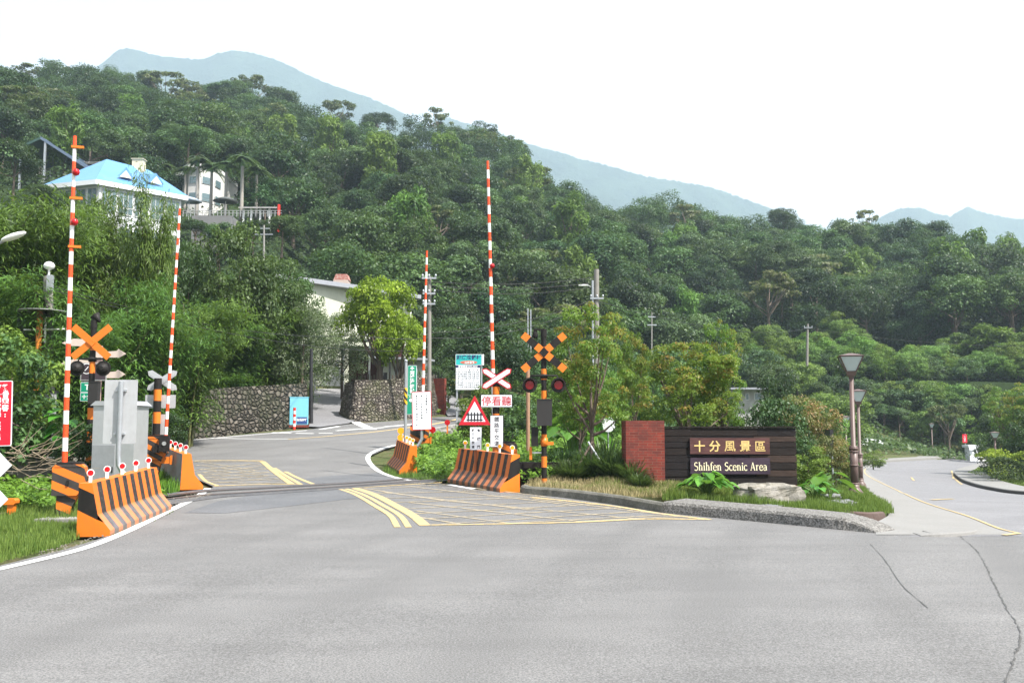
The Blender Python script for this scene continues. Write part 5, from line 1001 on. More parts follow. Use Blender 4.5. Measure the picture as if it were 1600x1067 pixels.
for k, s_ in enumerate((.30,.72)):
    c_ = cor[1].lerp(cor[2], s_); inn = c_.lerp(ctr, .38); c_ = c_.lerp(inn, .55); w_ = (cor[2]-cor[1]).normalized()*.95; zq0 = ze+(ridge-ze)*.30; zt_ = zq0+1.15
    mb = MB(); mb.add([(c_-w_).to_tuple()[:2]+(zq0,), (c_+w_).to_tuple()[:2]+(zq0,), (c_.x,c_.y,zt_), (inn.x*1.0+(inn-c_).x*1.6, inn.y+(inn-c_).y*1.6, zt_)], [(0,2,3),(2,1,3)], 0); mb.add([tuple((c_-w_*.7).to_tuple()[:2])+(zq0,), tuple((c_+w_*.7).to_tuple()[:2])+(zq0,), (c_.x,c_.y-.0,zt_-.35)], [(0,1,2)], 1)
    mb.add([(c_-w_).to_tuple()[:2]+(zq0,), (c_+w_).to_tuple()[:2]+(zq0,), (c_.x,c_.y+.05,zt_)], [(0,1,2)], 0); mb.build('dormer', [m_blue, paint('dormer_cream', (.62,.62,.5), .6, .1)], rf)
mb = MB(); cc = cor[1].lerp(cor[2], .62).lerp(ctr, .8); mb.box(cc.x-.6,cc.x+.6,cc.y+1,cc.y+2,ridge-2,zB(250,107),0); mb.box(cc.x-.7,cc.x+.7,cc.y+.9,cc.y+2.1,zB(250,107),zB(249,107),0); mb.build('chimney', paint('cream_chimney', (.60,.54,.40), .7, .3), rf)
def win_on(a, b_, s0, s1, z0, z1, nx, par, off=.12):
    d = (b_-a); nrm = Vector((d.y,-d.x,0)).normalized()*off; p0, p1 = a+d*s0+nrm, a+d*s1+nrm; fr_ = MB(); g_ = MB()
    def strip(mb_, u0, u1, v0, v1, o): pa, pb2 = p0.lerp(p1,u0)+nrm*o, p0.lerp(p1,u1)+nrm*o; mb_.add([(pa.x,pa.y,z0+(z1-z0)*v0),(pb2.x,pb2.y,z0+(z1-z0)*v0),(pb2.x,pb2.y,z0+(z1-z0)*v1),(pa.x,pa.y,z0+(z1-z0)*v1)], [(0,1,2,3)])
    strip(fr_, 0, 1, 0, 1, 0); wo_ = fr_.build('window', m_frame, par)
    for k in range(nx): strip(g_, (k+.07)/nx, (k+.93)/nx, .33, .96, .3); strip(g_, (k+.07)/nx, (k+.93)/nx, .05, .28, .3)
    g_.build('pane', m_glass, wo_)
st = (ze-.6)-(ze-3.3)
for fl in range(3):
    z1_ = ze-.6-fl*4.0; z0_ = z1_-2.6
    for k in range(5): win_on(B_, D_, .03+k*.195, .03+k*.195+.165, z0_, z1_, 3, root)
    for k in range(4): win_on(A, B_, .05+k*.24, .05+k*.24+.19, z0_, z1_, 2, root)
# open steel canopy with green roof
Yc2 = 122; q = Vector(P(80, 290, Yc2)); q.z -= 2; root = empty('steel_canopy', q, 0, 'open steel canopy with a dark green pitched roof behind the blue-roofed house', 'canopy'); zC = lambda py: float(P(80,py,Yc2).z)-q.z; X = lambda px: (px-800)/FPX*Yc2*1.021-q.x
m_cg = paint('canopy_green', (.04,.09,.07), .5, .3); m_cb = paint('canopy_blue_underside', (.05,.08,.13), .5, .3); mb = MB()
slab(mb, [(X(35),-3,zC(245)),(X(85),-4,zC(228)),(X(90),8,zC(226)),(X(35),8,zC(240))], .35, 0); slab(mb, [(X(85),-4,zC(228)),(X(142),-1,zC(264)),(X(142),9,zC(262)),(X(90),8,zC(226))], .35, 1)
mb.build('roof', [m_cg, m_cb], root); mb = MB()
for px, y_ in ((44,-2),(90,-3.5),(135,0),(44,6),(135,8)): mb.box(X(px)-.12,X(px)+.12,y_-.1,y_+.1,-6,zC(262 if px > 100 else (232 if px > 80 else 243)))
for k in range(5): mb.tube([(X(86),-3+k*2.4,zC(232)),(X(140),-1+k*2.2,zC(266))], .08, 5)
mb.build('frame', m_galv, root)
# annex behind canopy
q = Vector(P(150, 285, 128)); q.z -= 2; root = empty('house', q, 0, 'flat beige roof and wall peeping over the blue roof ridge', 'house'); X = lambda px: (px-800)/FPX*128*1.02-q.x; zX = lambda py: float(P(150,py,128).z)-q.z
MB().box(X(60),X(180),0,6,-8,zX(259)).build('wall', paint('beige_wall', (.36,.33,.30), .8, .4, 1), root); MB().box(X(128),X(183),-.8,6.5,zX(259),zX(255)).build('roof', paint('beige_roof', (.42,.38,.33), .8, .3), root)
# round white building
Yw2 = 128; q = Vector(P(320, 330, Yw2)); q.z -= 3; root = empty('house', q, 0, 'white round-cornered building with square windows behind the palms', 'house'); zW = lambda py: float(P(320,py,Yw2).z)-q.z; X = lambda px: (px-800)/FPX*Yw2*1.019-q.x
ring = [(X(245),4),(X(283),2),(X(285),0),(X(300),-1.6),(X(320),-2.0),(X(334),-.6),(X(340),2),(X(341),9),(X(245),10)]
mb = MB(); n = len(ring); zt_ = zW(268); vs = [(x_,y_,-8) for x_,y_ in ring]+[(x_,y_,zt_) for x_,y_ in ring]; mb.add(vs, [(i,(i+1)%n,(i+1)%n+n,i+n) for i in range(n)]+[tuple(range(n,2*n))], 0); mb.build('wall', paint('stone_white_wall', (.58,.56,.53), .7, .35, 1), root)
mb = MB(); cr = [(x_+(x_-X(310))*.04, y_-.3) for x_, y_ in ring]; mb.add([(x_,y_,zt_) for x_,y_ in cr]+[(x_,y_,zt_+.5) for x_,y_ in cr], [(i,(i+1)%n,(i+1)%n+n,i+n) for i in range(n)]+[tuple(range(n,2*n)),tuple(range(n-1,-1,-1))], 0); mb.build('roof', paint('parapet_white', (.62,.61,.58), .7, .3), root)
for (i0, s0, s1) in ((0,.1,.35),(0,.55,.85),(2,.15,.8),(3,.1,.8),(4,.1,.8),(5,.2,.8)):
    a, b_ = Vector((*ring[i0],0)), Vector((*ring[i0+1],0))
    for py0, py1 in ((292,281),(319,306)): win_on(a, b_, s0, s1, zW(py0), zW(py1), 1, root, .1)
# terrace wall with railing
Yt3 = 104; q = Vector(P(350, 352, Yt3)); root = empty('terrace_wall', q, 0, 'grey terrace wall with a thin railing below the palms', 'wall'); X = lambda px: (px-800)/FPX*Yt3*1.017-q.x; zT = lambda py: float(P(350,py,Yt3).z)-q.z
MB().box(X(300),X(362),-.0,2.5,-3,zT(337)).build('wall', paint('terrace_concrete', (.17,.17,.17), .9, .6, 1), root); mb = MB()
for px in range(285,440,6): mb.box(X(px)-.04,X(px)+.04,.2,.28,zT(338),zT(328))
for py in (328,332): mb.box(X(285),X(440),.22,.26,zT(py)-.06,zT(py))
mb.build('railing', m_grey, root)
q = Vector(P(410, 332, 112)); root = empty('pavilion', q, 0, 'small terrace pavilion with a pale shingle roof and a red post', 'pavilion'); X = lambda px: (px-800)/FPX*112*1.017-q.x; zV = lambda py: float(P(410,py,112).z)-q.z; mb = MB()
slab(mb, [(X(378),-1.5,zV(328)),(X(432),-1.5,zV(328)),(X(428),1.5,zV(319)),(X(386),1.5,zV(319))], .15); mb.build('roof', paint('pavilion_roof', (.36,.35,.34), .8, .5, 2), root); mb = MB(); [mb.box(X(px)-.1,X(px)+.1,-1,-.8,-2,zV(328)) for px in (384,396,410,424)]; mb.build('posts', m_wh, root); MB().box(X(438)-.12,X(438)+.12,-.8,-.5,-2.5,zV(322)).build('red_post', m_rd, root)
for px, c_, lab in ((295,(.35,.42,.5),'pale blue parasol on the terrace beside the round-cornered building'),(352,(.08,.09,.09),'dark parasol on the terrace under the tall palms')):
    q = Vector(P(px, 336, 110)); root = empty('parasol', q, 0, lab, 'parasol'); mb = MB(); mb.lathe([(1.5,1.6),(.8,1.95),(.05,2.15)], 10); mb.build('canopy', paint('parasol_cloth', c_, .8, .1), root); MB().tube([(0,0,-1),(0,0,2.1)], .04, 6).build('pole', m_wh, root)
# small grey house right
Y6 = 66; q = at(1172, Y6); root = empty('house', q, 0, 'old grey concrete hut with two dark windows behind the round maple', 'house'); X = lambda px: (px-800)/FPX*Y6*1.0-q.x; z6 = lambda py: float(P(1172,py,Y6).z)-q.z
m_hut = paint('stained_grey_wall', (.36,.36,.34), .9, .8, 1.2, 0, (.18,.18,.17)); MB().box(X(1142),X(1194),0,4,-1,z6(609)).build('wall', m_hut, root); MB().box(X(1138),X(1198),-.7,4.4,z6(609),z6(606)).build('roof', m_roofg, root)
for a, b_ in ((1164,1170),(1178,1190)):
    wq = MB().box(X(a),X(b_),-.05,.02,z6(625),z6(614)).build('window', m_frame, root); MB().box(X(a)+.05,X(b_)-.05,-.07,-.051,z6(624),z6(615)).build('pane', m_glass, wq)
# dark building at the left edge
Y7 = 42; q = at(-20, Y7); root = empty('shed', q, 0, 'dark corrugated shed wall under a tiled eave at the picture edge', 'building'); X = lambda px: (px-800)/FPX*Y7*1.01-q.x; z7 = lambda py: float(P(0,py,Y7).z)-q.z
MB().box(X(-120),X(13),0,5,-1,z7(402)).build('wall', paint('dark_corrugated', (.04,.05,.06), .6, .4), root); mb = MB(); slab(mb, [(X(-120),-.9,z7(403)),(X(17),-.9,z7(403)),(X(5),3,z7(380)),(X(-120),3,z7(380))], .15); mb.build('roof', paint('thatch_brown', (.10,.08,.05), .9, .6), root)
# far right: red banner sign, booth, guard rail, white boat cover
Y8 = 108; q = at(1506, Y8); z8 = lambda py: float(P(1506,py,Y8).z)-q.z; root = empty('banner_sign', q, 0, 'small red vertical banner beside the white booth across the side road', 'banner'); MB().tube([(.1,.1,0),(.1,.1,z8(677))], .05, 6).build('post', m_galv, root)
p = panel('banner_panel', root, .52, .95, m_nred, m_nred, .01, .02, (0,0,z8(685))); mb = MB(); letters(mb, '⊙\n山\n丘', .26, 0, 0, -.006, line=.85); mb.build('lettering', m_text_wh, p)
q = at(1518, Y8-2); z9 = lambda py: float(P(1518,py,Y8-2).z)-q.z; root = empty('booth', q, 0, 'small white booth with a teal band at the far bend', 'booth'); MB().box(-.35,.55,0,1.2,0,z9(699)).build('body', m_hw, root); MB().box(-.55,.6,-.2,1.4,z9(699),z9(695)).build('roof', m_hw, root); MB().box(-.5,.2,-.22,-.205,z9(703),z9(698)).build('pale_band', m_swh, root)
MB().box(.2,.35,-.02,-.001,z9(708),z9(701)).build('door', m_dark, root)
q = at(1531, Y8); root = empty('guard_rail', q, 0, 'white horizontal guard rail right beside the booth'.replace('right ', ''), 'guard rail'); mb = MB(); [mb.box(-.5,1.1,0,.08,z,z+.14) for z in (.45,.85,1.2)]; mb.build('rail', m_wh, root); mb = MB(); [mb.box(x,x+.1,.081,.16,-.1,1.4) for x in (-.4,.3,.9)]; mb.build('post', m_galv, root)
q = at(1358, 95); root = empty('covered_boat', q, 0, 'small white upturned hull on the bank behind the lamp row', 'boat'); mb = MB(); mb.add([(x,y,z) for x,y,z in [(-1.3,0,.2),(-.6,-.4,.1),(1.0,-.4,.1),(1.3,-.3,.2),(-.4,-.2,.75),(.9,-.2,.6),(-.4,.3,.75),(.9,.3,.6),(1.3,.5,.2),(-.6,.6,.1)]], [(0,1,4),(1,2,5,4),(2,3,5),(4,5,7,6),(0,4,6),(3,8,7,5),(6,7,8,9),(0,6,9)], 0); mb.build('hull', m_hw, root)
# leaning dark board in the shrubs
q = at(1300, 30); root = empty('leaning_board', q, 0, 'narrow dark board on a post seen edge-on among the shrubs near the lamps', 'sign'); zL = lambda py: float(P(1300,py,30).z)-q.z; MB().box(-.08,.03,0,.5,zL(712),zL(671)).build('board', m_dark, root); MB().tube([(0,.1,0),(0,.1,zL(700))], .03, 6).build('post', m_galv, root)
# round white sign behind the maple
q = at(950, 31); root = empty('round_sign', q, 0, 'round white sign seen behind the small maple trunk', 'road sign'); zR = lambda py: float(P(950,py,31).z)-q.z; MB().tube([(0,.05,0),(0,.05,zR(660))], .03, 8).build('post', m_galv, root); MB().disc((0,0,zR(663)), .24, .015, 24).build('disc', m_swh, root)
# iron-posted rust pole near signal
q = at(825, 30); tag(MB().tube([(0,0,0),(0,0,float(P(825,565,30).z)-q.z)], .06, 8).build('timber_pole', paint('pinkish_timber', (.33,.19,.12), .9, .4), None, q), 'plain brown timber pole standing behind the lamp signal mast', 'pole')
# ---------------- nearer plants ----------------
nr = np.random.RandomState(11)
def inpoly(px, py, poly):
    poly = np.array(poly, float); n = len(poly); c = np.zeros(len(px), bool); j = n-1
    for i in range(n):
        xi, yi = poly[i]; xj, yj = poly[j]; c ^= ((yi > py) != (yj > py)) & (px < (xj-xi)*(py-yi)/(yj-yi+1e-9)+xi); j = i
    return c
def scatter_px(poly, dens):
    """ground points inside a patch of ground outlined in the picture, even per square metre"""
    w3 = gpts(poly, False); xs = [v.x for v in w3]; ys = [v.y for v in w3]; x0, x1, y0, y1 = min(xs), max(xs), min(ys), max(ys); n = int((x1-x0)*(y1-y0)*dens)
    x, y = nr.uniform(x0,x1,n), nr.uniform(y0,y1,n); m = inpoly(x, y, [(v.x, v.y) for v in w3]); x, y = x[m], y[m]; return x, y, H(x, y)-.03
def blades(x, y, z, h, wd, lean=.35):
    n = len(x); a = nr.uniform(0,6.28,n); b = nr.uniform(0,6.28,n); l = nr.uniform(0,lean,n)*h; s = np.stack([np.cos(a)*wd/2, np.sin(a)*wd/2, np.zeros(n)],1); c = np.stack([x,y,z],1)
    m = c+np.stack([np.cos(b)*l*.35, np.sin(b)*l*.35, h*.6],1); t = c+np.stack([np.cos(b)*l, np.sin(b)*l, h],1)
    V = np.stack([c-s, c+s, m+s*.7, m-s*.7, t],1).reshape(-1,3); i = np.arange(n)*5
    F = np.concatenate([np.stack([i,i+1,i+2,i+2],1)[:, :0].reshape(0,4) if False else np.zeros((0,3),int), np.stack([i,i+1,i+2],1), np.stack([i,i+2,i+3],1), np.stack([i+3,i+2,i+4],1)]); return V, F, np.tile(nr.uniform(0,1,n), 3)
def grass(name, label, poly, dens, h0, h1_, mat, wd=.012, lift=0.):
    x, y, z = scatter_px(poly, dens); pt = 1+.5*np.sin(x*3.1+y*1.7)*np.sin(x*1.3-y*2.3); V, F, T = blades(x, y, z+lift, nr.uniform(h0,h1_,len(x))*pt, nr.uniform(.7,1.3,len(x))*wd)
    return tag(link(name, np_mesh(name, V, F, mat, tint=T)), label, 'grass', kind='stuff')
def cover(name, label, poly, dens, hgt, L, W, mat, lump=1.2):
    x, y, z = scatter_px(poly, dens); n = len(x); m = (.45+.55*np.abs(np.sin(x*lump+np.sin(y*.9*lump)))*np.abs(np.cos(y*lump*.8+x*.5)))*hgt; zz_ = z+m*np.sqrt(nr.uniform(0,1,n))
    V, F = leaves(np.stack([x,y,zz_],1), nr.normal(size=(n,3))*.45+np.array([.1,-.25,.9]), nr.uniform(.6,1.4,n)*L, nr.uniform(.6,1.4,n)*W, nr)
    return tag(link(name, np_mesh(name, V, F, mat, tint=np.clip(nr.uniform(.1,.8,n)+.15*np.sin(x*2)*np.sin(y*2.7),0,1))), label, 'ground cover', kind='stuff')
# grass
grass('grass', 'short bright green grass on the verge beside the near barrier', [(-60,880),(-60,800),(40,790),(128,800),(130,835),(100,850),(0,876)], 1500, .04, .16, gm['grass'])
cover('weeds', 'bright leafy weeds behind the rails by the first boom', [(-80,798),(-80,765),(82,757),(150,765),(260,780),(240,788),(120,795),(86,800)], 420, .38, .13, .06, gm['vine'], 2.5)
grass('grass', 'taller mixed grass around the first boom machine', [(-60,812),(0,800),(150,786),(262,782),(230,796),(140,825),(60,815)], 420, .06, .24, gm['grass'])
grass('grass', 'dry straw-coloured grass along the kerb under the small maple', [(818,766),(830,757),(960,760),(1062,768),(1040,783),(960,782),(880,775)], 1700, .04, .17, gm['dry'], .012, .10)
grass('grass', 'green grass among the straw between maple and sign wall', [(900,775),(940,757),(1100,764),(1150,785),(1050,784),(850,768)], 1500, .05, .17, gm['grass'], .012, .10)
grass('grass', 'lush green lawn of the planted island around boulders and tallest lamp', [(1035,785),(1030,766),(1150,762),(1330,762),(1372,785),(1398,806),(1320,808),(1230,798),(1130,788)], 1500, .05, .17, gm['grass'], .012, .08)
grass('grass', 'grass slope beside the river-stone wall', [(225,700),(240,675),(286,676),(296,690),(262,694)], 260, .08, .3, gm['grass'], .02)
grass('grass', 'clipped lawn on the kerbed island across the side road', [(1512,742),(1530,733),(1600,730),(1700,740),(1700,770),(1600,765),(1545,756)], 160, .05, .12, gm['grass'], .03, .17)
grass('grass', 'tuft fringe at the foot of the narrow barrier', [(598,735),(606,728),(622,741),(650,743),(700,748),(690,752),(640,748),(612,744)], 700, .05, .2, gm['grass'])
grass('grass', 'weeds around the grey-backed barrier', [(235,765),(258,740),(285,762),(268,772)], 900, .06, .3, gm['vine'], .02)
grass('grass', 'weedy fringe at the toe of the near barrier', [(172,838),(200,828),(268,797),(275,799),(215,826),(180,840)], 160, .03, .09, gm['grass'])
# centre vine cover and back ground cover
cover('vine_cover', 'bright green vines covering the trackside bank behind the warning signs', [(640,738),(652,700),(700,690),(745,682),(835,690),(1010,700),(1040,745),(930,758),(830,758),(700,752)], 420, .62, .11, .085, gm['vine'], 1.6)
cover('ground_cover', 'low leafy growth on the open ground beyond the sign wall', [(720,688),(745,640),(1000,628),(1335,640),(1336,735),(1300,760),(1040,750),(1000,700),(835,690)], 24, .9, .30, .18, gm['vine'], .5)
cover('ground_cover', 'mixed green growth below the slope beyond the side road', [(1335,712),(1336,640),(1640,640),(1640,705),(1545,708),(1440,712)], 9, 1.4, .45, .25, gm['mid'], .3)
cover('ground_cover', 'dark growth over the bank above the river-stone wall', [(250,655),(250,640),(480,636),(480,645),(400,655),(300,668)], 50, 2.2, .28, .1, gm['mid'], .8)
cover('ground_cover', 'green weeds along the foot and top of the mossy wall', [(640,652),(700,645),(703,638),(660,640)], 60, .5, .2, .1, gm['vine'], 1)
gm['sunny'] = leafmat('leaf_sunny', (.05,.09,.02), (.15,.23,.05), .2, .35)
def gravel(label, poly, dens, s0, s1):
    x, y, z = scatter_px(poly, dens); n = len(x); o8 = np.array([(1,0,0),(0,1,0),(-1,0,0),(0,-1,0),(0,0,.7)],float); s = nr.uniform(s0,s1,n)[:,None,None]*nr.uniform(.6,1.3,(n,5,1)); a = nr.uniform(0,6.28,n)
    V = (o8[None]*s); V = np.stack([V[:,:,0]*np.cos(a)[:,None]-V[:,:,1]*np.sin(a)[:,None], V[:,:,0]*np.sin(a)[:,None]+V[:,:,1]*np.cos(a)[:,None], V[:,:,2]],2)+np.stack([x,y,z+.034],1)[:,None]; i = np.arange(n)*5
    F = np.concatenate([np.stack([i,i+1,i+4],1),np.stack([i+1,i+2,i+4],1),np.stack([i+2,i+3,i+4],1),np.stack([i+3,i,i+4],1)]); tag(link('gravel', np_mesh('gravel', V.reshape(-1,3), F, m_grit)), label, 'gravel', kind='stuff')
m_grit = paint('grit', (.16,.145,.12), .95, .8, 8, 0, (.05,.045,.04))
gravel('loose grit between white edge line and near barrier', [(60,872),(168,838),(262,801),(300,783),(322,770),(300,772),(262,792),(172,832),(60,862)], 260, .006, .022)
gravel('loose grit along the foot of the kerb', [(812,771),(870,778),(950,789),(1035,803),(1035,806),(950,793),(870,782),(800,775)], 260, .005, .018)
gravel('ballast stones beside the crossing rails', [(200,796),(262,780),(330,770),(334,774),(300,780),(262,788),(215,800)], 200, .015, .04)
gravel('grit at the toe of the amber-lens barriers', [(600,738),(640,752),(700,760),(790,772),(780,776),(690,764),(630,755)], 160, .006, .02)
# ---- bamboo ----
def bamboo_mesh(seed, nc=16, h=9., spread=1.6, nl=1500, name='bamboo', L=.30, W=.042):
    r = np.random.RandomState(seed); mb = MB(); Cs, Ns, As, Ts = [], [], [], []
    for k in range(nc):
        a = r.uniform(0,6.28); b0 = np.array([math.cos(a), math.sin(a), 0])*r.uniform(0,spread*.45); a2 = a+r.uniform(-.5,.5); dr = np.array([math.cos(a2), math.sin(a2), 0]); hh = h*r.uniform(.62,1.0); o = spread*r.uniform(.3,1.0)
        f = lambda s: b0+dr*o*(s**2.2)+np.array([0,0,1])*hh*(s-.10*s**6)
        mb.tube([tuple(f(s)) for s in np.linspace(0,1,9)], [.05*(1-s*.85) for s in np.linspace(0,1,9)], 5, 0)
        n = nl//6; s = r.uniform(.10,1.0,n)**.8
        for q in s:
            p = f(q); aa = r.uniform(0,6.28); ex = r.uniform(.1,.95)*(1.08-q*.55); c = p+np.array([math.cos(aa)*ex, math.sin(aa)*ex, r.uniform(-.35,.25)]); m = 6
            Cs.append(c+r.normal(size=(m,3))*.14); d = np.array([math.cos(aa), math.sin(aa), -.7]); As.append(d+r.normal(size=(m,3))*.5); Ns.append(np.array([math.cos(aa)*.4, math.sin(aa)*.4, .9])+r.normal(size=(m,3))*.35); Ts.append(np.clip(r.uniform(.1,.85)+r.normal(size=m)*.12,0,1))
    Cs = np.concatenate(Cs); V, F = leaves(Cs, np.concatenate(Ns), r.uniform(.7,1.3,len(Cs))*L, r.uniform(.8,1.2,len(Cs))*W, r, np.concatenate(As), .2)
    return np_mesh(name+'_crown', V, F, gm['bamboo'], tint=np.concatenate(Ts)), mb.mesh(name+'_culms', m_culm)
m_culm = paint('bamboo_culm', (.10,.11,.035), .5, .5, 6, 0, (.16,.13,.07))
BB = [bamboo_mesh(1), bamboo_mesh(2, spread=1.2), bamboo_mesh(3, nc=20, spread=2.2)]
def bamboo(px, Y, top, v, wk, label, group=None):
    q = at(px, Y, -.1); h = float(P(px, top, Y).z)-q.z; r = empty('bamboo', q, rnd.uniform(0,6.28), label, 'bamboo', group); r.scale = (wk, wk, h/7.7); link('culms', BB[v][1], r); link('crown', BB[v][0], r)
for px, Y, top, v, wk, lab in [(-60,29,330,2,1.3,'broad bamboo clump cut by the picture edge behind the street light'),(22,31,318,0,1.35,'tall bamboo clump behind the street light head'),(78,35,296,2,1.0,'leafy bamboo clump behind the tall banded boom'),
    (150,33,330,1,.68,'bamboo clump covering the foot of the blue-roofed house'),(229,33,292,1,.62,'narrow pointed bamboo clump in front of the blue-roofed house'),(195,30,430,2,.9,'lower bamboo mass behind the orange cross'),
    (268,35,455,2,1.1,'dark bamboo clump behind the slim raised boom'),(115,28,455,2,1.0,'low drooping bamboo behind the globe-lamp pole'),(335,45,470,2,1.3,'hanging bamboo over the river-stone wall'),(405,48,478,0,1.3,'bamboo sprays leaning over the wall next to the grey-leaved tree'),(296,44,560,2,1.0,'short bamboo thicket at the end of the river-stone wall'),(440,49,540,1,1.2,'short bamboo thicket beside the black leaning pole')]:
    bamboo(px, Y, top, v, wk, lab)
# ---- broadleaf trees close by (own crowns) ----
make_tree('broadleaf_tree', gm['mid'], 61, c=(0,0,.58), rad=(.40,.40,.40), npf=90, pr=.095, lpp=130, L=.028, W=.015, lo=-.6, tr=.022)
make_tree('broadleaf_tree', gm['mid'], 62, c=(0,0,.55), rad=(.44,.40,.42), npf=90, pr=.10, lpp=130, L=.028, W=.015, lo=-.7, tr=.022)
make_tree('grey_tree', gm['grey'], 63, c=(0,0,.52), rad=(.42,.40,.44), npf=80, pr=.10, lpp=120, L=.024, W=.012, lo=-.8, tr=.02, flat=.9)
make_tree('lime_tree', gm['lime'], 64, c=(0,0,.64), rad=(.42,.42,.33), npf=60, pr=.105, lpp=150, L=.036, W=.018, lo=-.4, tr=.05, tz=.5, nl=8)
make_tree('shrub', gm['mid'], 65, c=(0,0,.48), rad=(.42,.42,.42), npf=50, pr=.13, lpp=110, L=.045, W=.024, lo=-.9, tr=.02)
make_tree('shrub', gm['pale'], 66, c=(0,0,.48), rad=(.44,.42,.40), npf=50, pr=.13, lpp=110, L=.045, W=.022, lo=-.9, tr=.02)
make_tree('shrub', gm['bright'], 67, c=(0,0,.48), rad=(.42,.42,.42), npf=46, pr=.13, lpp=110, L=.045, W=.022, lo=-.9, tr=.02)
make_tree('shrub', gm['dark'], 68, c=(0,0,.48), rad=(.42,.42,.44), npf=50, pr=.13, lpp=110, L=.042, W=.024, lo=-.9, tr=.02)
make_tree('red_shrub', gm['red'], 69, c=(0,0,.48), rad=(.44,.42,.40), npf=60, pr=.11, lpp=100, L=.04, W=.018, lo=-.9, tr=.015, nl=12)
make_tree('maple', gm['maple'], 70, c=(0,0,.60), rad=(.40,.38,.38), npf=80, pr=.085, lpp=120, L=.024, W=.014, lo=-.75, tr=.025, tz=.5, nl=14, flat=.45, up=.9)
make_tree('maple', gm['maple'], 71, c=(0,0,.56), rad=(.44,.42,.36), npf=95, pr=.085, lpp=130, L=.024, W=.014, lo=-.7, tr=.025, tz=.45, nl=12, flat=.45, up=.9)
def place(kind, px, Y, top, wpx, label, cat='tree', var=0, group=None, dz=0, name=None, py=None):
    q = at(px, Y, dz) if py is None else P(px, py, Y); h = float(P(px, top, Y).z)-q.z; return put_tree(kind, q, h/(.97 if kind != 'lime_tree' else .95), wpx/FPX*Y/.84, label, cat, group, name, var)
place('broadleaf_tree', 350, 45, 362, 150, 'large dark broadleaf tree between the slim boom and the grey-leaved tree', var=0)
place('broadleaf_tree', 415, 49, 400, 120, 'rounded broadleaf tree leaning over the river-stone wall', var=1)
place('broadleaf_tree', 285, 43, 372, 90, 'dark broadleaf tree right below the white house corner'.replace('right ', ''), var=1)
place('broadleaf_tree', 455, 54, 430, 100, 'darker broadleaf tree against the warehouse end wall', var=0)
place('grey_tree', 534, 54, 492, 100, 'grey-green fine-leaved tree overhanging the driveway gate', var=0)
place('grey_tree', 470, 48, 478, 120, 'grey-green tree above the light blue box', var=0)
place('lime_tree', 592, 51, 440, 112, 'bright lime-green rounded tree before the yellow warehouse', var=0)
place('lime_tree', 625, 50.5, 500, 70, 'smaller lime-green tree lobe at the warehouse corner', var=0)
place('shrub', 12, 23.5, 500, 150, 'spreading bright-tipped shrub tree over the grey cabinets', 'shrub', 2, name='shrub', dz=.5)
place('shrub', -10, 22, 520, 170, 'dark shrub at the picture edge behind the red notice', 'shrub', 0, dz=.3)
for i, (px, Y, top, wd, v, lab) in enumerate([(70,23,655,95,0,'rounded bush on the low wall behind the banded boom'),(128,21.9,652,80,3,'dark bush at the foot of the orange cross mast'),(30,23,668,90,3,'bush in front of the grey telecom cabinet'),(213,26,655,70,0,'bush between steel cabinet and crossbuck post'),(262,29,640,60,3,'dark bush on the slope before the river-stone wall')]):
    place('shrub', px, Y, top, wd, lab, 'bush', v, dz=.35, name='bush')
place('maple', 926, 23.6, 470, 138, 'small maple with red-tinged tips and wooden props beside the signal mast', 'tree', 0)
place('maple', 988, 28.5, 505, 62, 'slender maple with thin dark stems behind the brick pillar', 'tree', 1)
place('maple', 905, 25.6, 560, 90, 'low maple branch mass behind the small maple trunk', 'tree', 1)
place('maple', 1078, 26, 520, 150, 'wide round maple with orange tips behind the sign wall', 'tree', 1)
place('maple', 1130, 27, 498, 80, 'upright maple lobe behind the end of the sign wall', 'tree', 0)
def props(px, py, Y, top, spread, lab):
    q = at(px, Y); h = float(P(px, top, Y).z)-q.z; r = empty('tree_prop', q, 0, lab, 'tree prop')
    for a in (-.9, .9): MB().tube([(a*spread,-.15,.02),(a*-.06,0,h)], .028, 8).build('stake', m_galv if a > 0 else m_bark, r)
props(922, 755, 23.3, 690, .62, 'pair of crossed wooden stakes propping the small maple trunk')
# tufted lily grass
def tuft_mesh(seed, n=900, L=1.0, W=.03, arch=.9):
    r = np.random.RandomState(seed); a = r.uniform(0,6.28,n); b = r.uniform(0,.35,n); l = r.uniform(.5,1,n)*L; Vs = []; seg = 4; d = np.stack([np.cos(a),np.sin(a)],1)
    base = d*b[:,None]*.8; el = r.uniform(.15,1.0,n)*arch; pts = []
    for k in range(seg+1):
        s = k/seg; pts.append(np.concatenate([base+d*(l*s*(.15+el*.8*s))[:,None], (l*(s-.5*el*s*s))[:,None]],1))
    side = np.stack([-np.sin(a),np.cos(a),np.zeros(n)],1)
    V = np.stack([x for k in range(seg+1) for x in (pts[k]-side*W*(1-.8*k/seg), pts[k]+side*W*(1-.8*k/seg))],1).reshape(-1,3); i = np.arange(n)*2*(seg+1)
    F = np.concatenate([np.stack([i+2*k,i+2*k+1,i+2*k+3,i+2*k+2],1) for k in range(seg)]); return np_mesh('tuft_leaves', V, F, gm['tuft'], tint=np.tile(r.uniform(0,1,n),seg))
TM = [tuft_mesh(1), tuft_mesh(2)]
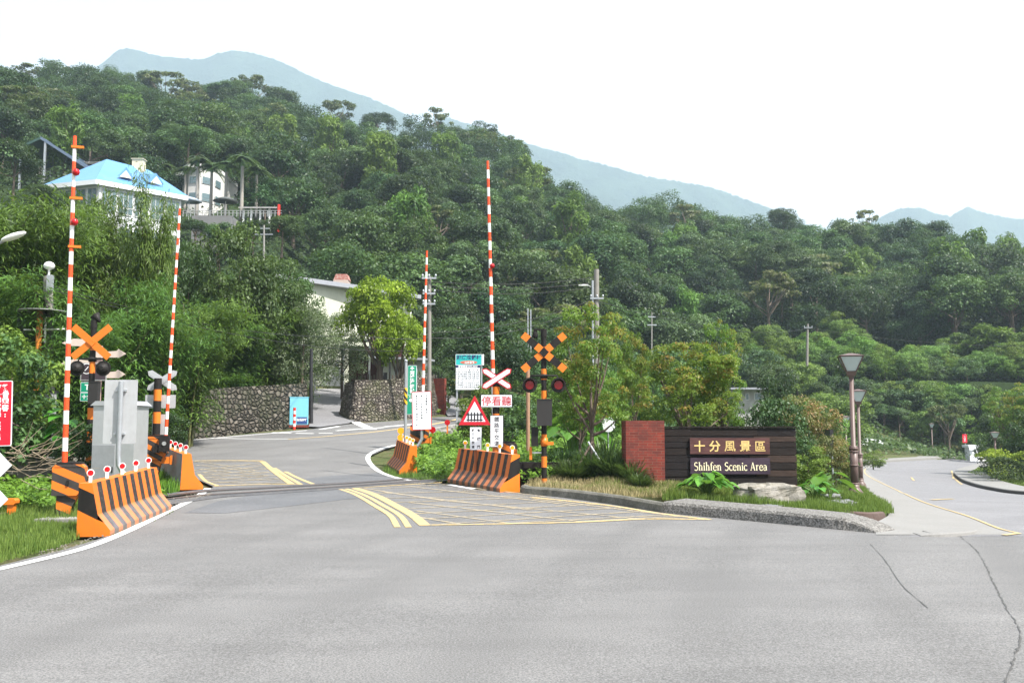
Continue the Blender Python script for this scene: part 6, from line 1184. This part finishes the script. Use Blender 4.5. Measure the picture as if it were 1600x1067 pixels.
for i, (px, Y, s, lab) in enumerate([(893,23.2,.72,'first dark arching tuft behind the maple trunk'),(925,23.6,.95,'tall dark grassy clump behind the maple trunk'),(958,23.2,.95,'dark grassy clump between maple and brick pillar'),(985,22.7,.78,'low grassy clump touching the brick pillar'),(880,24.4,.9,'grassy clump behind the black trough'),(945,24.6,1.15,'tallest grassy clump farther back by the pillar'),(1000,22.0,.5,'small grassy clump at the front foot of the pillar')]):
    q = at(px, Y); r = empty('tufted_grass', q, i*1.3, lab, 'grass clump', 'dark grassy clumps beside the brick pillar'); r.scale = (s, s, s); link('leaves', TM[i%2], r)
# broad-leaved plants
def big_leaf(mb, root_, tip, w_, m=0):
    a, b = Vector(root_), Vector(tip); d = b-a; L = d.length; d.normalize(); s = d.cross(Vector((0,0,1))); s = (s if s.length > .1 else Vector((1,0,0))).normalized(); up = s.cross(d)
    prof = [(-.12,.30),(0,.46),(.15,.5),(.4,.44),(.7,.25),(.92,.07),(1,0)]; mid = [a+d*L*t-Vector((0,0,.16*L*t*t)) for t, _ in prof]
    for sg in (1, -1):
        vs = []
        for (t, k), c in zip(prof, mid): vs += [c, c+s*sg*w_*k+up*w_*k*.30]
        mb.add(vs, [(2*i,2*i+1,2*i+3,2*i+2)[::sg] for i in range(len(prof)-1)], m, True)
def broad_plant(name, px, Y, n, hgt, spr, size, label, seed, dz=.1, ang=(0,6.28)):
    r = random.Random(seed); q = at(px, Y, dz); root = empty(name, q, 0, label, 'plant'); st, lf = MB(), MB()
    for k in range(n):
        a = r.uniform(*ang); u = r.uniform(.25,1); top = Vector((math.cos(a)*spr*u, math.sin(a)*spr*u, hgt*(1.12-.62*u)*r.uniform(.8,1.1))); st.tube([(0,0,0), (top.x*.4, top.y*.4, top.z*.75), top], [.012,.010,.007], 5)
        o = Vector((math.cos(a), math.sin(a), -.35+r.uniform(-.3,.9 if r.random() < .2 else .2))).normalized(); s_ = size*r.uniform(.6,1.15); big_leaf(lf, top, top+o*s_, s_*.85)
    st.build('stems', paint('plant_stem', (.10,.17,.04), .5, .2), root); me = lf.mesh('leaves', gm['big']); at_ = me.attributes.new('tint', 'FLOAT', 'FACE'); nn = len(me.polygons); at_.data.foreach_set('value', np.repeat(np.array([r.uniform(.1,.9) for _ in range(nn//6+1)]), 6)[:nn].astype(np.float32)); link('leaves', me, root)
broad_plant('broad_leaved_plant', 1103, 20.6, 75, .50, .52, .24, 'bushy broad-leaved green plant growing before the sign wall', 1)
broad_plant('broad_leaved_plant', 1270, 20.8, 34, .42, .40, .20, 'low broad-leaved plant between the pale boulder and the dark rocks', 2); broad_plant('taro_plant', 1293, 21.4, 9, .70, .30, .46, 'upright taro plant with two tall leaves near the lamp post', 5)
broad_plant('taro_plant', 103, 22.3, 20, 1.45, .42, .46, 'taro plant with big pale leaves behind the banded boom', 7, .3)
broad_plant('taro_plant', 893, 29, 26, 1.5, .8, .75, 'clump of tall taro leaves behind the lamp signal mast', 8); broad_plant('taro_plant', 912, 31, 20, 1.5, .8, .75, 'farther clump of taro leaves beside the maple trunk', 9)
# dry branches
q = at(30, 19.2); mb = MB(); r = random.Random(3)
for k in range(34):
    a = Vector((r.uniform(-.35,.6), r.uniform(-.2,.3), r.uniform(.45,1.15))); b = a+Vector((r.uniform(.2,1.0), r.uniform(-.2,.2), r.uniform(-.25,.55))); mb.tube([a, a.lerp(b,.5)+Vector((0,0,-.08)), b], [.009,.007,.004], 4)
tag(mb.build('dry_branches', paint('dry_twig', (.34,.27,.19), .9, .5), None, q), 'heap of dry bent branches in front of the light grey cabinet', 'dead branches')
# orange track stub
q = at(25, 17.9); root = empty('track_marker', q, 0, 'low orange steel marker post beside the rusty rails', 'track marker'); MB().box(-.22,.10,-.08,.08,.16,.27,0,bev=.03).build('cap', m_or, root); MB().box(-.06,.06,-.05,.05,-.05,.16).build('post', m_or, root)
q = at(118, 17.2); root = empty('utility_cover', q, 0, 'flat dark stone slab lying in the grass between barrier and rails', 'slab'); MB().box(-.55,.5,-.25,.25,-.02,.05,0,bev=.02).build('slab', m_conc, root)
# ---- middle distance planting ----
make_tree('shrub', gm['sunny'], 72, c=(0,0,.48), rad=(.44,.42,.40), npf=50, pr=.13, lpp=110, L=.042, W=.022, lo=-.9, tr=.02)
KS = [('shrub',0,'mid-green bush'),('shrub',1,'pale green bush'),('shrub',2,'bright green bush'),('shrub',3,'dark green bush'),('shrub',4,'sunlit yellow-green bush')]
fixed = [('shrub',1215,27,606,88,3,'dark rounded bush behind the end of the sign wall'),('red_shrub',1262,33,598,100,0,'reddish open shrub beyond the sign wall'),('shrub',1262,25.2,694,60,2,'yellow-green bush beside the timber wall end'),('red_shrub',1303,27.5,668,60,0,'fine-leaved shrub next to the tallest lamp'),
    ('shrub',1255,28.5,668,60,1,'pale bush behind the yellow-green one'),('shrub',1318,31,697,40,0,'small bush between the two tall lamps'),('shrub',1362,70,702,40,2,'low bush on the sidewalk bend beyond the lamps'),('shrub',1215,48,568,62,3,'round dark bush above the hut roof'),('shrub',1128,52,600,50,1,'bush beside the concrete hut'),
    ('shrub',1020,40,545,70,1,'pale tall bush between the two maples'),('shrub',745,33,598,70,2,'vine-hung bush behind the triangular sign'),('shrub',800,34,606,80,1,'vine-hung bush behind the chequered signal mast'),('shrub',700,58,560,60,0,'bush between the boom and the teal board'),('shrub',672,56,566,55,1,'pale bush beside the spiked garden wall'),
    ('shrub',765,50,570,60,0,'bush just behind the teal board'),('shrub',860,45,580,80,2,'bright bush behind the twin lamps'),('shrub',940,44,575,80,2,'bright bush behind the maple stems'),('shrub',1290,40,640,60,0,'bush behind the reddish shrubs'),('shrub',1240,60,610,60,1,'pale bush between hut and lamps'),('shrub',1100,45,600,120,3,'dark bush filling behind the round maple')]
for k, px, Y, top, wd, v, lab in fixed: place(k, px, Y, top, wd, lab, 'bush', v, name='bush' if k == 'shrub' else 'red_shrub')
zn_ = lambda px: 'behind the twin-lamp signal' if px < 900 else ('behind the maples' if px < 1120 else 'between the hut and the lamp row')
cnt = 0
for Y in (52,60,69,79,90,102,114):
    px = 742+nr.uniform(0,30)
    while px < (1335 if Y > 85 else 1285):
        q = at(px, Y); vv_ = nr.choice([1,2,4,4,4]); h = nr.uniform(2.2,4.6)*(1+(Y-50)/160)
        if not (1120 < px < 1215 and Y < 70): 
            if nr.rand() < .72: put_tree('shrub', q, h, h*nr.uniform(.9,1.4), f'{KS[vv_][2]} on the open ground {zn_(px)}', 'bush', f'{KS[vv_][2]}es {zn_(px)}', 'bush', vv_)
            else: k = ['forest_tree','evergreen_tree','pale_tree'][nr.randint(3)]; put_tree(k, q, h*1.25, h*1.1, f'{KL[k]} on the open ground {zn_(px)}', 'tree', f'{KL[k]}s on the open ground {zn_(px)}')
        px += nr.uniform(.75,1.3)*h*.95*FPX/Y
KL['shrub'] = 'sunlit leafy tree'
# trees beyond the side road
for Y, tops, x0, x1 in ((111.5,(628,658),1350,1525),(113.6,(585,622),1345,1560),(115.5,(650,660),1345,1600),(117.5,(650,660),1330,1640),(120,(650,660),1300,1700),(123,(650,660),1290,1720)):
    px = x0
    while px < x1:
        k = ['forest_tree','pale_tree','shrub','shrub'][nr.randint(4)]; q = at(px, Y); tp = nr.uniform(*tops); h = max(nr.uniform(3,4.6), float(P(px, tp, Y).z)-q.z)
        put_tree(k, q, h, h*nr.uniform(.75,1.0), f'{KL[k]} beyond the bend of the side road', 'tree', f'{KL[k]}s beyond the bend of the side road', 'leafy_tree' if k == 'shrub' else None, int(nr.choice([2,4])) if k == 'shrub' else None); px += h*.62*FPX/Y*nr.uniform(.8,1.2)
for px, Y, top, wd, k, v, lab in [(1585,66,598,95,'maple',0,'bronze-tinged tree behind the clipped hedge'),(1545,63,668,42,'shrub',3,'small round-headed tree next to the island lamp'),(1600,60,640,60,'shrub',0,'green tree at the picture edge behind the hedge'),(1640,64,600,110,'maple',1,'wide tree beyond the picture edge of the hedge'),(1552,125,512,110,'plumed_bamboo',0,'tall pale bamboo plume below the slope beyond the side road'),(1500,128,540,70,'plumed_bamboo',1,'bamboo plume beside the taller pale one'),
    (1462,90,625,60,'sparse_tree',0,'brownish open tree by the slim lamp'),(1482,109,628,60,'sparse_tree',1,'brown bare-limbed tree behind the red banner'),(1600,90,625,80,'forest_tree',1,'mid-green tree behind the booth rail'),(1560,84,640,60,'forest_tree',0,'smaller tree behind the island hedge')]:
    if px == 1462: continue
    place(k, px, Y, top, wd, lab, 'tree', v)
def hedge(px0, px1, Y, top, label, mat, dpt=1.6):
    a, b = at(px0, Y), at(px1, Y); h = float(P((px0+px1)/2, top, Y).z)-a.z; L = (b-a).length; n = int(L*dpt*260+L*h*420); xx = nr.uniform(0,L,n); yy = nr.uniform(-dpt/2,dpt/2,n); lump = .85+.15*np.sin(xx*2.1)*np.cos(yy*2)
    top_ = nr.rand(n) < .5; zz_ = np.where(top_, h*lump-nr.uniform(0,.15,n), nr.uniform(.25,1,n)*h*lump); yy = np.where(top_, yy, -dpt/2*lump+nr.uniform(0,.25,n)); V, F = leaves(np.stack([xx,yy,zz_],1), nr.normal(size=(n,3))*.5+np.where(top_[:,None], [0,0,.9], [0,-.8,.4]), nr.uniform(.08,.17,n), nr.uniform(.05,.09,n), nr)
    o = link('hedge', np_mesh('hedge_leaves', V, F, mat, tint=nr.uniform(0,.9,n)), None, a, (0,0,math.atan2(b.y-a.y, b.x-a.x))); tag(o, label, 'hedge')
hedge(1530,1700,60,700,'yellow-green clipped hedge along the kerbed island', gm['yel'],2.4); hedge(1540,1700,57.5,713,'dark leaf strip standing in for the shaded lower side of the yellow-green hedge', gm['mid'],1.0)  # second strip: darker leaves added as the shaded lower side of the hedge
# planting above the stone walls and around the houses
for Y, x0, x1, hh in ((47,-60,400,(6,8)),(55,-100,400,(7,9.5)),(63,-100,420,(7,9))):
    px = x0
    while px < x1:
        k = ['forest_tree','evergreen_tree','broadleaf_tree'][nr.randint(3)]; q = at(px, Y); h = nr.uniform(*hh)
        lim = 410 if px < 345 else 440; hmax = float(P(px, lim, Y).z)-q.z; h = min(h, hmax); v = None
        put_tree(k, q, h, h*nr.uniform(.8,1.0), 'dark filler tree seen between the bamboo clumps', 'tree', 'trees seen between the bamboo clumps', 'forest_tree', v); px += h*.6*FPX/Y
for Y, x0, x1, hh in ((66,560,960,(3.5,5)),(74,600,1000,(4.5,6.5)),(83,640,1040,(5,7))):
    px = x0
    while px < x1:
        k = ['forest_tree','evergreen_tree','pale_tree'][nr.randint(3)]; q = at(px, Y); h = nr.uniform(*hh)
        if px > 670: put_tree(k, q, h, h*nr.uniform(.9,1.2), f'{KL[k]} at the slope foot behind the signal masts', 'tree', f'{KL[k]}s at the slope foot behind the signal masts')
        px += h*.75*FPX/Y
for px, Y, py, top, wd, k, lab in [(20,98,300,225,70,'evergreen_tree','olive-dark tree beside the steel canopy'),(60,96,330,290,60,'forest_tree','tree below the steel canopy'),(305,100,372,345,60,'evergreen_tree','dark rounded tree below the terrace wall'),(350,98,400,352,60,'forest_tree','tree hanging below the terrace wall'),(395,98,395,345,55,'evergreen_tree','tree below the terrace railing'),(100,97,345,305,60,'forest_tree','tree below the blue eaves'),(440,99,390,338,60,'forest_tree','tree beside the small pavilion')]:
    place(k, px, Y, top, wd, lab, 'tree', 0, py=py+10)
px_ok = True
for k in range(20):
    px = 1325+k*16+nr.uniform(-4,4); q = P(px, 648+nr.uniform(-4,4), 114.3); h = float(P(px, nr.uniform(583,606), 114.3).z)-q.z; v = int(nr.choice([1,2,4,4]))
    put_tree('shrub', q, h, h*nr.uniform(.8,1.1), f'{KS[v][2]} on the bank beyond the side road lamps', 'bush', f'{KS[v][2]}es on the bank beyond the side road lamps', 'bush', v)
for k in range(120):
    u = 1010+(k%60)*12.5+nr.uniform(-8,8); t = nr.uniform(-.01,.06) if k < 60 else nr.uniform(.06,.18); x, y, z = [float(v) for v in hill_pt(np.array(u), np.array(t))]; v = nr.choice([1,2,2,4,4]) if px_ok else 0; h = nr.uniform(2.8,5.4)
    put_tree('shrub', (x,y,z-.3), h, h*nr.uniform(.8,1.15), f'{KS[v][2]} screening the foot of the forested slope', 'bush', f'{KS[v][2]}es screening the foot of the slope', 'bush', int(v))
for px, py, top, Y, k, lab in [(527,205,153,248,'sparse_tree','thin airy tree standing out on the skyline beyond the far boom tip'),(688,222,170,238,'sparse_tree','pale open-crowned tree breaking the skyline'),(590,210,176,246,'evergreen_tree','dark broad tree on the skyline between the two airy ones'),(752,232,194,236,'evergreen_tree','small dark tree on the skyline above the tall central boom'),(800,262,212,234,'sparse_tree','leggy tree at the steep end of the skyline'),(1350,368,328,200,'sparse_tree','open tree with see-through crown on the low skyline'),(1225,362,326,212,'evergreen_tree','dark tree bump on the low skyline'),(350,165,128,248,'pale_tree','tree bump on the skyline under the twin peak'),(440,190,140,248,'evergreen_tree','large dark tree clump on the skyline')]:
    q = P(px, py+14, Y); h = float(P(px, top, Y).z)-q.z; put_tree(k, q, h, h*(.9 if k == 'sparse_tree' else 1.2), lab)
# ---- royal palms ----
def palm_mesh(seed):
    r = np.random.RandomState(seed); mb = MB(); mb.lathe([(.034,-.1),(.028,.05),(.024,.4),(.022,.68),(.020,.72)], 10, 0); mb.lathe([(.024,.70),(.026,.74),(.014,.82)], 10, 1)
    Cs, Ns, As, Ls = [], [], [], []
    for k in range(15):
        a = k*2.4+r.uniform(-.2,.2); e = r.uniform(.0,1.4); o = np.array([math.cos(a), math.sin(a), 0]); L = r.uniform(.22,.28); pr_ = None
        for j in range(26):
            s = j/25; p = np.array([0,0,.81])+o*L*(s*math.cos(e)+.25*s*s)+np.array([0,0,1])*L*(s*math.sin(e)-.85*s*s); sd = np.array([-o[1],o[0],0])
            for sg in (1,-1):
                Cs.append(p+sd*sg*.04*(1-s*.5)-np.array([0,0,.015])); As.append(sd*sg+o*.6-np.array([0,0,.6])); Ns.append(np.array([0,0,1])+o*.2); Ls.append(.11*(1-.5*s))
    Ls = np.array(Ls); V, F = leaves(np.array(Cs), np.array(Ns), Ls, Ls*.26, r, np.array(As)); n = len(Ls)
    return mb.mesh('palm_trunk', [paint('palm_trunk_grey', (.27,.25,.22), .9, .4), gm_shaft]), np_mesh('palm_crown', V, F, gm['pale'], tint=r.uniform(.2,.8,n))
gm_shaft = paint('palm_crownshaft', (.10,.17,.05), .5, .2); PM = [palm_mesh(1), palm_mesh(2)]
for i, (px, Y, base, top, lab) in enumerate([(307,113,334,228,'royal palm in front of the round-cornered white building'),(329,114,335,240,'second royal palm over the round-cornered building, slightly shorter'),(352,113,337,238,'royal palm standing free just past the round-cornered building'),(377,112,335,226,'tallest royal palm on the terrace'),(400,114,334,246,'shorter royal palm near the terrace pavilion'),(258,128,320,246,'royal palm behind the cream chimney'),(205,132,312,240,'small palm showing over the blue roof'),(288,126,325,248,'royal palm between chimney and white building')]):
    q = P(px, base, Y); h = float(P(px, top, Y).z)-q.z; r = empty('royal_palm', q, i*1.1, lab, 'palm tree', 'royal palms on the terrace'); r.scale = (h*1.0, h*1.0, h/1.02); link('trunk', PM[i%2][0], r); link('crown', PM[i%2][1], r)
polysheet('uphill_road', [(700,650),(775,651),(740,640),(722,630),(705,617),(688,616),(686,630),(692,641)], m_asph2, .02)
# ---------------- haze ----------------
hz = MB(); hz.box(-2000, 2000, -330, 2500, -60, 880); ho = hz.build('haze', [], kind='stuff')
hm = bpy.data.materials.new('haze'); hm.use_nodes = True; t = hm.node_tree; t.nodes.clear(); o = N(t, 'ShaderNodeOutputMaterial'); v = N(t, 'ShaderNodeVolumePrincipled')
v.inputs['Color'].default_value = (.70,.86,1,1); v.inputs['Density'].default_value = .0003; v.inputs['Anisotropy'].default_value = .2
t.links.new(v.outputs[0], o.inputs['Volume']); ho.data.materials.append(hm)
